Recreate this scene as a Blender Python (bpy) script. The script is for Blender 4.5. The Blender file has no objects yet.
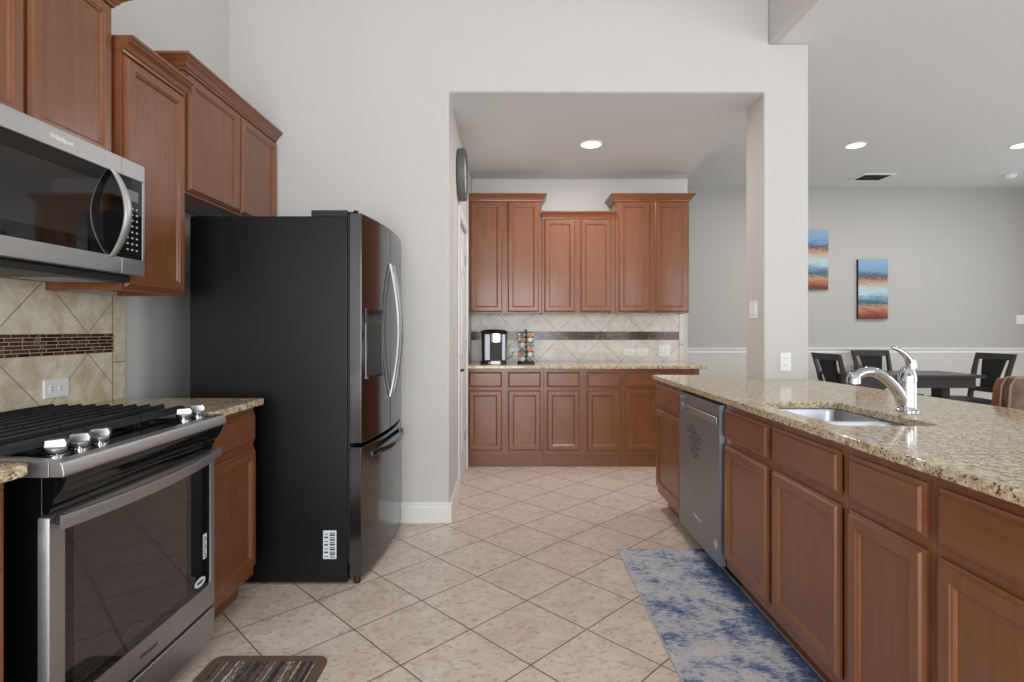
import bpy, bmesh, math, random
from mathutils import Vector, Matrix
random.seed(7)
PI = math.pi
C = bpy.context.scene.collection
scene = bpy.context.scene

# ------------------------------------------------------------------ camera
cam_d = bpy.data.cameras.new('camera')
cam = bpy.data.objects.new('camera', cam_d)
C.objects.link(cam)
cam.location = (0, 0, 1.23)
cam.rotation_euler = (PI/2, 0, 0)
cam_d.sensor_width = 36
cam_d.lens = 545/1024*36
cam_d.shift_x = 2/1024
cam_d.shift_y = -11/1024
cam_d.clip_start = 0.02
scene.camera = cam

# ------------------------------------------------------------------ view
vs = scene.view_settings
vs.view_transform = 'Standard'
vs.look = 'None'
vs.gamma = 1
vs.exposure = 0.1
vs.use_curve_mapping = False

# ------------------------------------------------------------------ sky and window fill
world = bpy.data.worlds.new('sky')
scene.world = world
world.use_nodes = True
wb = world.node_tree.nodes['Background']
wb.inputs[0].default_value = (0.86, 0.93, 1.0, 1)
wb.inputs[1].default_value = 0.6

def area_light(name, loc, rot, sx, sy, power, color=(1, 1, 1), shape='RECTANGLE', parent=None):
    l = bpy.data.lights.new(name, 'AREA')
    l.shape = shape
    l.size = sx
    if shape == 'RECTANGLE': l.size_y = sy
    l.energy = power
    l.color = color
    o = bpy.data.objects.new(name, l)
    C.objects.link(o)
    o.location = loc
    o.rotation_euler = rot
    if parent: o.parent = parent
    return o

DAY = (0.93, 0.97, 1.0)
# added area lamps for daylight fill at unseen rear and right-hand windows
area_light('window_fill', (-0.1, -3.12, 1.27), (PI/2, 0, 0), 2.7, 2.3, 155, DAY)
area_light('window_fill', (4.2, -3.12, 1.6), (PI/2, 0, 0), 3.4, 2.2, 80, DAY)
area_light('window_fill', (6.62, 1.2, 1.6), (PI/2, 0, PI/2), 3.2, 2.0, 60, DAY)
area_light('window_fill', (6.62, 5.3, 1.75), (PI/2, 0, PI/2), 2.0, 1.6, 7, DAY)

# ------------------------------------------------------------------ mesh helpers
def box(bm, x0, x1, y0, y1, z0, z1):
    x0, x1 = min(x0, x1), max(x0, x1); y0, y1 = min(y0, y1), max(y0, y1); z0, z1 = min(z0, z1), max(z0, z1)
    v = [bm.verts.new(p) for p in ((x0,y0,z0),(x1,y0,z0),(x1,y1,z0),(x0,y1,z0),(x0,y0,z1),(x1,y0,z1),(x1,y1,z1),(x0,y1,z1))]
    for f in ((0,3,2,1),(4,5,6,7),(0,1,5,4),(1,2,6,5),(2,3,7,6),(3,0,4,7)):
        bm.faces.new([v[i] for i in f])
    return v

def NB(*boxes):
    bm = bmesh.new()
    for b in boxes: box(bm, *b)
    return bm

def prism(bm, pts, axis, a0, a1):
    def P(p, a):
        if axis == 'Z': return (p[0], p[1], a)
        if axis == 'Y': return (p[0], a, p[1])
        return (a, p[0], p[1])
    lo = [bm.verts.new(P(p, a0)) for p in pts]
    hi = [bm.verts.new(P(p, a1)) for p in pts]
    n = len(pts)
    bm.faces.new(lo); bm.faces.new(hi[::-1])
    for i in range(n):
        bm.faces.new((lo[i], lo[(i+1) % n], hi[(i+1) % n], hi[i]))

def loft(bm, loops, closed=True, cap0=True, cap1=True):
    rings = [[bm.verts.new(p) for p in lp] for lp in loops]
    n = len(rings[0])
    for a, b in zip(rings, rings[1:]):
        for i in range(n if closed else n-1):
            j = (i+1) % n
            bm.faces.new((a[i], a[j], b[j], b[i]))
    if cap0: bm.faces.new(rings[0][::-1])
    if cap1: bm.faces.new(rings[-1])
    return rings

def tube(bm, pts, r, n=12, flat=None):
    pts = [Vector(p) for p in pts]
    rs = r if isinstance(r, (list, tuple)) else [r]*len(pts)
    up = Vector((0, 0, 1))
    loops = []
    prev = None
    for i, p in enumerate(pts):
        t = (pts[min(i+1, len(pts)-1)] - pts[max(i-1, 0)]).normalized()
        if prev is None:
            a = up if abs(t.dot(up)) < 0.9 else Vector((0, 1, 0))
            u = t.cross(a).normalized()
        else:
            u = (prev - t*prev.dot(t)).normalized()
        prev = u
        v = t.cross(u)
        fl = flat if flat else 1.0
        loops.append([p + (u*math.cos(2*PI*k/n) + v*math.sin(2*PI*k/n)*fl)*rs[i] for k in range(n)])
    loft(bm, loops)

def smooth_path(pts, k=8):
    pts = [Vector(p) for p in pts]
    out = []
    for i in range(len(pts)-1):
        p0 = pts[max(i-1, 0)]; p1 = pts[i]; p2 = pts[i+1]; p3 = pts[min(i+2, len(pts)-1)]
        for j in range(k):
            t = j/k
            out.append(0.5*((2*p1) + (p2-p0)*t + (2*p0-5*p1+4*p2-p3)*t*t + (3*p1-p0-3*p2+p3)*t**3))
    out.append(pts[-1])
    return out

def lathe(bm, prof, c=(0,0,0), n=24, axis='Z', cap0=True, cap1=True):
    loops = []
    for r, h in prof:
        lp = []
        for k in range(n):
            a = 2*PI*k/n; x, y = r*math.cos(a), r*math.sin(a)
            if axis == 'Z': p = (c[0]+x, c[1]+y, c[2]+h)
            elif axis == 'X': p = (c[0]+h, c[1]+x, c[2]+y)
            else: p = (c[0]+x, c[1]+h, c[2]+y)
            lp.append(p)
        loops.append(lp)
    loft(bm, loops, cap0=cap0, cap1=cap1)

def rrect(x0, x1, y0, y1, r, n=5):
    pts = []
    for cx, cy, a0 in ((x1-r, y1-r, 0), (x0+r, y1-r, PI/2), (x0+r, y0+r, PI), (x1-r, y0+r, 3*PI/2)):
        for k in range(n+1):
            a = a0 + PI/2*k/n
            pts.append((cx+r*math.cos(a), cy+r*math.sin(a)))
    return pts

W = {}
def thing(name, label, cat, loc=(0, 0, 0), rotz=0, group=None):
    o = bpy.data.objects.new(name, None)
    o.empty_display_size = 0.05
    C.objects.link(o)
    o.location = loc
    o.rotation_euler = (0, 0, rotz)
    o['label'] = label; o['category'] = cat
    if group: o['group'] = group
    W[o] = Vector(loc)
    return o

def obj(name, bm, mat, parent=None, bevel=0, smooth=False, seg=2, local=False):
    bmesh.ops.recalc_face_normals(bm, faces=bm.faces)
    off = Vector((0, 0, 0))
    if parent is not None and not local:
        off = W[parent]
        bmesh.ops.translate(bm, verts=bm.verts, vec=-off)
    me = bpy.data.meshes.new(name)
    if smooth:
        for f in bm.faces: f.smooth = True
    bm.to_mesh(me); bm.free()
    me.materials.append(mat)
    o = bpy.data.objects.new(name, me)
    C.objects.link(o)
    if smooth:
        try: me.set_sharp_from_angle(angle=math.radians(40))
        except Exception: pass
    if bevel:
        m = o.modifiers.new('bevel', 'BEVEL'); m.width = bevel; m.segments = seg; m.limit_method = 'ANGLE'; m.angle_limit = math.radians(40)
        if seg > 1 and not smooth:
            for p in me.polygons: p.use_smooth = True
            m.harden_normals = True
            try: me.set_sharp_from_angle(angle=math.radians(35))
            except Exception: pass
    if parent is not None: o.parent = parent
    W[o] = off if parent is not None else Vector((0, 0, 0))
    return o

def tag(o, label, cat, group=None):
    o['label'] = label; o['category'] = cat
    if group: o['group'] = group
    return o

def struct(name, bm, mat, bevel=0):
    o = obj(name, bm, mat, None, bevel)
    o['kind'] = 'structure'
    return o

# facing frames: a = coordinate along the run, z = height, d = distance out of the plane
def F(face, plane):
    if face == '+X': return lambda a, z, d: (plane+d, a, z)
    if face == '-X': return lambda a, z, d: (plane-d, a, z)
    if face == '-Y': return lambda a, z, d: (a, plane-d, z)
    raise ValueError(face)

def fbox(bm, f, a0, a1, z0, z1, d0, d1):
    p = f(a0, z0, d0); q = f(a1, z1, d1)
    box(bm, p[0], q[0], p[1], q[1], p[2], q[2])

def panel(bm, f, a0, a1, z0, z1, prof):
    loops = []
    for ins, d in prof:
        loops.append([f(a0+ins, z0+ins, d), f(a1-ins, z0+ins, d), f(a1-ins, z1-ins, d), f(a0+ins, z1-ins, d)])
    loft(bm, loops)

DOOR = [(0,0.0005),(0,0.009),(0.005,0.012),(0.008,0.013),(0.012,0.0205),(0.043,0.0205),(0.046,0.017),(0.050,0.016),(0.056,0.009)]
DRAWER = [(0,0.0005),(0,0.008),(0.005,0.011),(0.010,0.0125),(0.015,0.0195)]

# ------------------------------------------------------------------ materials
def rgb(r, g, b):
    def l(c):
        c /= 255
        return c/12.92 if c <= 0.04045 else ((c+0.055)/1.055)**2.4
    return (l(r), l(g), l(b), 1)

class NT:
    def __init__(s, name, rough=0.5, metal=0.0, color=(0.5,0.5,0.5,1), spec=None, coat=0.0):
        s.m = bpy.data.materials.new(name); s.m.use_nodes = True
        s.t = s.m.node_tree; s.b = s.t.nodes['Principled BSDF']
        s.b.inputs['Base Color'].default_value = color
        s.b.inputs['Roughness'].default_value = rough
        s.b.inputs['Metallic'].default_value = metal
        if spec is not None: s.b.inputs['Specular IOR Level'].default_value = spec
        if coat: s.b.inputs['Coat Weight'].default_value = coat; s.b.inputs['Coat Roughness'].default_value = 0.12
    def n(s, kind, **kw):
        nd = s.t.nodes.new(kind)
        for k, v in kw.items(): setattr(nd, k, v)
        return nd
    def l(s, a, b): s.t.links.new(a, b)
    def pos(s):
        return s.n('ShaderNodeNewGeometry').outputs['Position']
    def obj(s):
        return s.n('ShaderNodeTexCoord').outputs['Object']
    def mapping(s, vec, scale=(1,1,1), rot=(0,0,0), loc=(0,0,0)):
        m = s.n('ShaderNodeMapping'); s.l(vec, m.inputs['Vector'])
        m.inputs['Scale'].default_value = scale; m.inputs['Rotation'].default_value = rot; m.inputs['Location'].default_value = loc
        return m.outputs[0]
    def noise(s, vec, scale, detail=4, rough=0.55, dist=0.0):
        m = s.n('ShaderNodeTexNoise'); s.l(vec, m.inputs['Vector'])
        m.inputs['Scale'].default_value = scale; m.inputs['Detail'].default_value = detail
        m.inputs['Roughness'].default_value = rough; m.inputs['Distortion'].default_value = dist
        return m.outputs['Fac']
    def voro(s, vec, scale, feature='F1', out='Distance', rnd=1.0):
        m = s.n('ShaderNodeTexVoronoi', feature=feature); s.l(vec, m.inputs['Vector'])
        m.inputs['Scale'].default_value = scale; m.inputs['Randomness'].default_value = rnd
        return m.outputs[out]
    def ramp(s, fac, stops, interp='LINEAR'):
        r = s.n('ShaderNodeValToRGB'); r.color_ramp.interpolation = interp
        e = r.color_ramp.elements
        while len(e) < len(stops): e.new(0.5)
        for i, (p, c) in enumerate(stops):
            e[i].position = p; e[i].color = c if len(c) == 4 else (*c, 1)
        s.l(fac, r.inputs[0])
        return r.outputs[0]
    def math(s, op, a, b=None, c=None, clamp=False):
        m = s.n('ShaderNodeMath', operation=op); m.use_clamp = clamp
        for i, x in enumerate((a, b, c)):
            if x is None: continue
            if isinstance(x, (int, float)): m.inputs[i].default_value = x
            else: s.l(x, m.inputs[i])
        return m.outputs[0]
    def mix(s, fac, a, b, mode='MIX'):
        m = s.n('ShaderNodeMix', data_type='RGBA', blend_type=mode)
        if isinstance(fac, (int, float)): m.inputs[0].default_value = fac
        else: s.l(fac, m.inputs[0])
        for i, x in ((6, a), (7, b)):
            if isinstance(x, tuple): m.inputs[i].default_value = x
            else: s.l(x, m.inputs[i])
        return m.outputs[2]
    def sep(s, vec):
        m = s.n('ShaderNodeSeparateXYZ'); s.l(vec, m.inputs[0]); return m.outputs
    def comb(s, x, y, z):
        m = s.n('ShaderNodeCombineXYZ')
        for i, v in enumerate((x, y, z)):
            if isinstance(v, (int, float)): m.inputs[i].default_value = v
            else: s.l(v, m.inputs[i])
        return m.outputs[0]
    def bump(s, h, strength=0.2, dist=0.01):
        m = s.n('ShaderNodeBump'); m.inputs['Strength'].default_value = strength; m.inputs['Distance'].default_value = dist
        s.l(h, m.inputs['Height']); s.l(m.outputs[0], s.b.inputs['Normal'])
    def col(s, c): s.l(c, s.b.inputs['Base Color'])
    def rgh(s, c): s.l(c, s.b.inputs['Roughness'])

def plain(name, c, rough=0.5, metal=0.0, spec=None, coat=0.0):
    return NT(name, rough, metal, c, spec, coat).m

def paint(name, c, bump=0.12, scale=110, rough=0.75):
    t = NT(name, rough, 0, c)
    p = t.pos()
    n = t.noise(p, 1.2, 3)
    t.col(t.mix(t.math('MULTIPLY', n, 0.10), c, (c[0]*0.9, c[1]*0.9, c[2]*0.9, 1)))
    t.bump(t.noise(p, scale, 3, 0.6), bump, 0.004)
    return t.m

M = {}
M['wall'] = paint('wall_paint', rgb(206, 203, 200))
M['wall_dining'] = paint('dining_wall_paint', rgb(182, 181, 177))
M['ceiling'] = paint('ceiling_paint', rgb(222, 226, 228), 0.35, 70, 0.9)
M['white'] = plain('white_paint', rgb(232, 231, 228), 0.35)
M['white_plastic'] = plain('white_plastic', rgb(240, 240, 238), 0.3)
M['dark_slot'] = plain('dark_slot', rgb(40, 38, 36), 0.6)

def beadboard():
    t = NT('white_beadboard', 0.4, 0, rgb(212, 210, 206))
    x = t.sep(t.pos())[0]
    fr = t.math('FRACT', t.math('DIVIDE', x, 0.055))
    g = t.math('LESS_THAN', fr, 0.10)
    t.col(t.mix(g, rgb(206, 205, 201), rgb(190, 189, 185)))
    t.bump(t.math('SUBTRACT', 1.0, g), 0.5, 0.004)
    return t.m
M['beadboard'] = beadboard()

def wood(name, base, dark, light, axis='Z', rough=0.32):
    t = NT(name, rough, 0, base, coat=0.25)
    sc = {'Z': (9, 9, 0.9), 'Y': (9, 0.9, 9), 'X': (0.9, 9, 9)}[axis]
    p = t.mapping(t.pos(), sc)
    n = t.noise(p, 3.5, 6, 0.62, 0.6)
    fine = t.noise(t.mapping(t.pos(), tuple(c*6 for c in sc)), 5, 3, 0.6)
    blotch = t.noise(t.pos(), 5, 3, 0.5)
    c = t.ramp(n, [(0.30, dark), (0.52, base), (0.75, light)])
    c = t.mix(t.math('MULTIPLY', blotch, 0.30), c, dark)
    c = t.mix(t.math('MULTIPLY', fine, 0.14), c, light)
    t.col(c)
    t.bump(fine, 0.03, 0.002)
    return t.m
WB, WD, WL = rgb(127, 76, 46), rgb(114, 65, 38), rgb(137, 86, 54)
M['wood'] = wood('cherry_wood', WB, WD, WL, 'Z')
M['wood_h'] = wood('cherry_wood_across', WB, WD, WL, 'Y')
M['wood_x'] = wood('cherry_wood_along', WB, WD, WL, 'X')
M['espresso'] = wood('espresso_wood', rgb(32, 20, 18), rgb(22, 14, 13), rgb(42, 27, 23), 'X', 0.45)

def granite():
    t = NT('speckled_granite', 0.10, 0, rgb(190, 165, 125))
    p = t.pos()
    n1 = t.noise(p, 48, 5, 0.7, 0.4)
    n2 = t.noise(p, 110, 4, 0.7)
    n3 = t.noise(t.mapping(p, (1,1,1), (0,0,0), (3.3, 1.7, 9.1)), 55, 3, 0.6)
    c = t.ramp(n1, [(0.32, rgb(160, 130, 92)), (0.44, rgb(196, 172, 134)), (0.54, rgb(214, 199, 172)), (0.66, rgb(228, 222, 210))])
    grey = t.ramp(n3, [(0.55, (0,0,0,1)), (0.68, (1,1,1,1))])
    c = t.mix(t.math('MULTIPLY', grey, 0.7), c, rgb(128, 116, 104))
    br = t.ramp(n2, [(0.34, (1,1,1,1)), (0.44, (0,0,0,1))])
    c = t.mix(t.math('MULTIPLY', br, 0.8), c, rgb(132, 92, 52))
    v = t.voro(p, 120)
    gate = t.ramp(t.noise(p, 40, 2), [(0.46, (0,0,0,1)), (0.54, (1,1,1,1))])
    dk = t.math('MULTIPLY', t.math('LESS_THAN', v, 0.40), gate)
    c = t.mix(t.math('MULTIPLY', dk, 0.85), c, rgb(48, 38, 30))
    t.col(c)
    return t.m
M['granite'] = granite()

def floor_tile():
    t = NT('ceramic_floor_tile', 0.32, 0, rgb(190, 168, 150))
    x, y, z = t.sep(t.pos())
    S = 0.338
    dx = t.math('SUBTRACT', x, 0.076); dy = t.math('SUBTRACT', y, 2.0)
    k = 1/(math.sqrt(2)*S)
    u = t.math('MULTIPLY', t.math('ADD', dx, dy), k)
    v = t.math('MULTIPLY', t.math('SUBTRACT', dy, dx), k)
    def edge(w):
        f = t.math('FRACT', w)
        return t.math('MINIMUM', f, t.math('SUBTRACT', 1.0, f))
    e = t.math('MINIMUM', edge(u), edge(v))
    grout = t.ramp(e, [(0.006, (1,1,1,1)), (0.0105, (0,0,0,1))])
    cell = t.comb(t.math('FLOOR', u), t.math('FLOOR', v), 0)
    wn = t.n('ShaderNodeTexWhiteNoise', noise_dimensions='3D'); t.l(cell, wn.inputs[0])
    shift = t.n('ShaderNodeVectorMath', operation='MULTIPLY_ADD')
    t.l(wn.outputs['Color'], shift.inputs[0]); shift.inputs[1].default_value = (7, 7, 7); t.l(t.pos(), shift.inputs[2])
    p = shift.outputs[0]
    n1 = t.noise(p, 9, 5, 0.6, 0.4)
    n2 = t.noise(t.mapping(p, (1, 1.6, 1)), 26, 5, 0.7, 0.9)
    c = t.ramp(n1, [(0.32, rgb(208, 190, 176)), (0.5, rgb(218, 202, 189)), (0.7, rgb(226, 212, 201))])
    sp = t.ramp(n2, [(0.52, (0,0,0,1)), (0.62, (1,1,1,1))])
    c = t.mix(t.math('MULTIPLY', sp, 0.65), c, rgb(168, 144, 128))
    c = t.mix(t.math('MULTIPLY', wn.outputs['Value'], 0.12), c, rgb(176, 150, 130))
    c = t.mix(grout, c, rgb(112, 90, 76))
    t.col(c)
    t.rgh(t.math('ADD', t.math('MULTIPLY', grout, 0.4), t.math('ADD', 0.26, t.math('MULTIPLY', n2, 0.12))))
    t.bump(t.math('ADD', t.math('MULTIPLY', grout, -1.0), t.math('MULTIPLY', n2, 0.15)), 0.35, 0.004)
    return t.m
M['floor'] = floor_tile()

def splash_tile(name, along, v0, z_mid, tones, end, step, half=0.0425):
    # diagonal stone tiles mirrored about the mosaic band; a straight border column beyond `end`
    t = NT(name, 0.38, 0, tones[1])
    P = t.sep(t.pos())
    a = P[0] if along == 'X' else P[1]
    h = t.math('SUBTRACT', t.math('ABSOLUTE', t.math('SUBTRACT', P[2], z_mid)), half)
    w = t.math('SUBTRACT', a, v0)
    def edge(x):
        f = t.math('FRACT', t.math('DIVIDE', x, step))
        return t.math('MINIMUM', f, t.math('SUBTRACT', 1.0, f))
    e = t.math('MULTIPLY', t.math('MINIMUM', edge(t.math('ADD', w, h)), edge(t.math('SUBTRACT', w, h))), step)
    border = t.math('GREATER_THAN', a, end)
    zj = t.math('MINIMUM', t.math('ABSOLUTE', t.math('SUBTRACT', P[2], 1.085)), t.math('ABSOLUTE', t.math('SUBTRACT', a, end)))
    e = t.math('ADD', t.math('MULTIPLY', e, t.math('SUBTRACT', 1.0, border)), border)
    e = t.math('MINIMUM', e, t.math('ADD', t.math('ABSOLUTE', t.math('SUBTRACT', a, end)), 0.0))
    e = t.math('MINIMUM', e, t.math('ADD', t.math('ABSOLUTE', t.math('SUBTRACT', P[2], 1.085)), t.math('SUBTRACT', 1.0, border)))
    g = t.math('LESS_THAN', e, 0.0026)
    n1 = t.noise(t.pos(), 11, 5, 0.65, 0.6); n2 = t.noise(t.pos(), 60, 4, 0.7)
    c = t.ramp(n1, [(0.32, tones[0]), (0.5, tones[1]), (0.68, tones[2])])
    c = t.mix(t.math('MULTIPLY', t.ramp(n2, [(0.5, (0,0,0,1)), (0.7, (1,1,1,1))]), 0.35), c, tones[0])
    c = t.mix(g, c, tones[3])
    t.col(c)
    t.bump(t.math('SUBTRACT', t.math('MULTIPLY', n2, 0.2), g), 0.3, 0.003)
    return t.m
M['splash_left'] = splash_tile('beige_stone_tile', 'Y', 2.311, 1.172, (rgb(196,178,150), rgb(218,206,182), rgb(232,226,210), rgb(140,120,100)), 2.455, 0.425)
M['splash_back'] = splash_tile('pale_stone_tile', 'X', 0.481, 1.172, (rgb(206,200,190), rgb(220,216,208), rgb(232,230,225), rgb(142,130,118)), 1.70, 0.425)

def mosaic(name, along, mortar=rgb(190, 174, 150), hi=rgb(96, 64, 52)):
    t = NT(name, 0.15, 0, rgb(70, 45, 38))
    P = t.sep(t.pos())
    a = P[0] if along == 'X' else P[1]
    br = t.n('ShaderNodeTexBrick'); t.l(t.comb(a, t.math('SUBTRACT', P[2], 1.1295), 0), br.inputs['Vector'])
    br.inputs['Scale'].default_value = 1
    br.inputs['Color1'].default_value = rgb(42, 27, 27); br.inputs['Color2'].default_value = hi
    br.inputs['Mortar'].default_value = mortar
    br.inputs['Mortar Size'].default_value = 0.0013
    br.inputs['Brick Width'].default_value = 0.075; br.inputs['Row Height'].default_value = 0.0142
    br.offset = 0.37; br.offset_frequency = 2; br.squash = 0.7; br.squash_frequency = 3
    n = t.noise(t.pos(), 22, 2)
    t.col(t.mix(t.math('MULTIPLY', t.math('GREATER_THAN', n, 0.62), 0.5), br.outputs['Color'], rgb(150, 126, 100)))
    t.bump(t.math('SUBTRACT', 1.0, br.outputs['Fac']), 0.4, 0.003)
    return t.m
M['mosaic_left'] = mosaic('brown_glass_mosaic', 'Y')
M['mosaic_back'] = mosaic('brown_glass_mosaic_strip', 'X', rgb(138, 122, 108), rgb(78, 54, 46))

def brushed(name, c, rough=0.28, axis='Y', amt=0.12):
    t = NT(name, rough, 1.0, c)
    sc = {'Z': (220, 220, 2), 'Y': (220, 2, 220), 'X': (2, 220, 220)}[axis]
    n = t.noise(t.mapping(t.pos(), sc), 1, 3, 0.6)
    t.rgh(t.math('ADD', rough-amt/2, t.math('MULTIPLY', n, amt)))
    return t.m
M['steel'] = brushed('brushed_stainless', rgb(176, 176, 177), 0.44)
M['steel_z'] = brushed('brushed_stainless_vertical', rgb(152, 156, 160), 0.46, 'Z')
M['steel_sink'] = brushed('sink_stainless', rgb(176, 180, 184), 0.30, 'Y')
M['chrome'] = plain('chrome', rgb(196, 198, 202), 0.07, 1.0)
M['nickel'] = plain('satin_nickel', rgb(165, 165, 163), 0.36, 1.0)
M['steel_handle'] = brushed('satin_steel_handle', rgb(150, 150, 150), 0.36, 'Z')
M['dark_steel'] = brushed('black_stainless', rgb(92, 92, 92), 0.14, 'Z', 0.04)
M['black_gloss'] = plain('black_gloss_enamel', rgb(12, 12, 12), 0.08)
M['black_glass'] = plain('black_glass', rgb(14, 14, 14), 0.03, 0, 0.6)
M['oven_glass'] = plain('smoked_oven_glass', rgb(34, 32, 31), 0.05, 0, 0.9)
M['black_matte'] = plain('black_plastic', rgb(22, 22, 22), 0.5)
M['grey_matte'] = plain('dark_grey_metal', rgb(58, 58, 58), 0.45, 0.6)
def iron():
    t = NT('cast_iron', 0.42, 0, rgb(26, 26, 27)); t.bump(t.noise(t.pos(), 400, 2), 0.25, 0.001); return t.m
M['iron'] = iron()
def fridge_side():
    t = NT('black_textured_steel', 0.36, 0, rgb(12, 12, 12), spec=0.35); t.bump(t.noise(t.pos(), 500, 2), 0.3, 0.001); return t.m
M['fridge_side'] = fridge_side()
def leather():
    t = NT('brown_leather', 0.38, 0, rgb(98, 74, 60))
    n = t.noise(t.pos(), 14, 4)
    t.col(t.ramp(n, [(0.3, rgb(78, 56, 44)), (0.7, rgb(122, 94, 78))]))
    t.bump(t.noise(t.pos(), 260, 3), 0.15, 0.001); return t.m
M['leather'] = leather()
M['leather_edge'] = plain('tan_leather', rgb(128, 82, 52), 0.4)
M['welt'] = plain('leather_piping', rgb(140, 118, 98), 0.4)
M['black_leather'] = plain('black_leather', rgb(14, 14, 16), 0.5, 0, 0.3)
def emit(name, c, s):
    t = NT(name, 0.5); t.b.inputs['Emission Color'].default_value = c; t.b.inputs['Emission Strength'].default_value = s; return t.m
M['lamp'] = emit('lamp_lens', (1, 0.97, 0.92, 1), 6)
M['button_print'] = plain('pale_print', rgb(190, 190, 188), 0.5)
M['dark_print'] = plain('dark_print', rgb(52, 50, 48), 0.5)
M['display'] = plain('display_film', rgb(112, 112, 110), 0.35)
M['sticker'] = plain('white_sticker', rgb(215, 225, 232), 0.5)

# ------------------------------------------------------------------ room shell
LX, FY, CZ = -1.80, 3.49, 3.9          # left wall, wall with the opening, tall kitchen ceiling
NZ, DZ = 2.755, 3.065                   # nook ceiling, dining ceiling
DY, RX, BY = 7.04, 6.72, -3.2           # dining wall, right wall, rear wall
NY = 5.49                               # nook back wall

struct('floor', NB((-1.95, RX+0.1, BY-0.1, DY+0.1, -0.06, 0)), M['floor'])
struct('wall_left', NB((LX-0.12, LX, BY, FY+0.27, 0, CZ)), M['wall'])
bm = bmesh.new()
prism(bm, [(LX-0.06, 0), (-0.39, 0), (-0.39, NZ), (1.626, NZ), (1.626, 0), (1.914, 0), (1.914, DZ), (1.66, DZ), (1.66, CZ), (LX-0.06, CZ)], 'Y', FY, FY+0.27)
wo = struct('wall_opening', bm, M['wall'], 0.012)
wo.data.materials.append(M['ceiling'])
for p in wo.data.polygons:
    if p.normal.z < -0.9 and abs(p.center.z-NZ) < 0.01: p.material_index = 1
struct('wall_upper_right', NB((1.66, 1.72, BY, FY+0.27, DZ+0.0005, CZ)), M['wall'])
bm = bmesh.new()
prism(bm, [(1.7205, BY), (RX+0.1, BY), (RX+0.1, DY+0.1), (-0.55, DY+0.1), (-0.55, FY+0.271), (1.7205, FY+0.271)], 'Z', DZ+0.0005, DZ+0.1)
struct('ceiling_dining', bm, M['ceiling'])
struct('ceiling_kitchen', NB((LX-0.12, 1.75, BY, FY+0.27, CZ, CZ+0.1)), M['ceiling'])
bm = bmesh.new()
prism(bm, [(-0.3885, FY+0.013), (1.6245, FY+0.013), (1.6245, FY+0.2705), (1.79, NY+0.12), (-0.3885, NY+0.12)], 'Z', NZ-0.001, DZ)
struct('ceiling_nook', bm, M['ceiling'])
# nook left wall with the door opening
DO0, DO1, DOZ = 4.11, 4.83, 2.09
struct('wall_nook_left', NB((-0.51, -0.39, FY+0.27, DO0, 0, DZ), (-0.51, -0.39, DO1, DY+0.1, 0, DZ), (-0.51, -0.39, DO0, DO1, DOZ, DZ)), M['wall'])
struct('wall_nook_back', NB((-0.389, 1.79, NY, NY+0.12, 0, NZ)), M['wall'], 0.006)
struct('wall_dining', NB((-0.5, RX, DY, DY+0.1, 0, DZ)), M['wall_dining'])
# walls with openings for unseen windows, made to let light in
def wall_with_windows(name, axis, c0, c1, a0, a1, z1, wins, mat):
    bm = bmesh.new()
    cuts = sorted(wins)
    def B(p0, p1, q0, q1):
        if axis == 'Y': box(bm, p0, p1, c0, c1, q0, q1)
        else: box(bm, c0, c1, p0, p1, q0, q1)
    cur = a0
    for (w0, w1, spans) in cuts:
        B(cur, w0, 0, z1)
        zc = 0
        for (s0, s1) in spans:
            B(w0, w1, zc, s0); zc = s1
        B(w0, w1, zc, z1)
        cur = w1
    B(cur, a1, 0, z1)
    return struct(name, bm, mat)
wall_with_windows('wall_rear', 'Y', BY-0.12, BY, LX-0.12, RX+0.1, CZ, [(-1.5, 1.3, [(0.06, 2.45)]), (2.4, 6.0, [(0.45, 2.75)])], M['wall'])
wall_with_windows('wall_right', 'X', RX, RX+0.1, BY, DY+0.1, DZ, [(-0.5, 2.9, [(0.55, 2.65)]), (4.2, 6.4, [(0.9, 2.6)])], M['wall'])
def window(name, axis, c, a0, a1, z0, z1, nm):  # unseen frames, put in with the openings that light the room
    bm = bmesh.new()
    t = 0.05
    def B(p0, p1, q0, q1):
        if axis == 'Y': box(bm, p0, p1, c-0.03, c+0.03, q0, q1)
        else: box(bm, c-0.03, c+0.03, p0, p1, q0, q1)
    B(a0, a1, z0, z0+t); B(a0, a1, z1-t, z1); B(a0, a0+t, z0+t, z1-t); B(a1-t, a1, z0+t, z1-t)
    for k in range(1, nm):
        m = a0+(a1-a0)*k/nm; B(m-0.02, m+0.02, z0+t, z1-t)
    struct(name, bm, M['white'])
window('unseen_window_1', 'Y', BY-0.07, -1.499, 1.299, 0.061, 2.449, 3)  # unseen; reaches near the floor to light the lower walls
window('unseen_window_2', 'Y', BY-0.07, 2.401, 5.999, 0.451, 2.749, 4)
window('unseen_window_3', 'X', RX+0.05, -0.499, 2.899, 0.551, 2.649, 3)
window('unseen_window_4', 'X', RX+0.05, 4.201, 6.399, 0.901, 2.599, 2)  # unseen; added to light the dining area and nook

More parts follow.
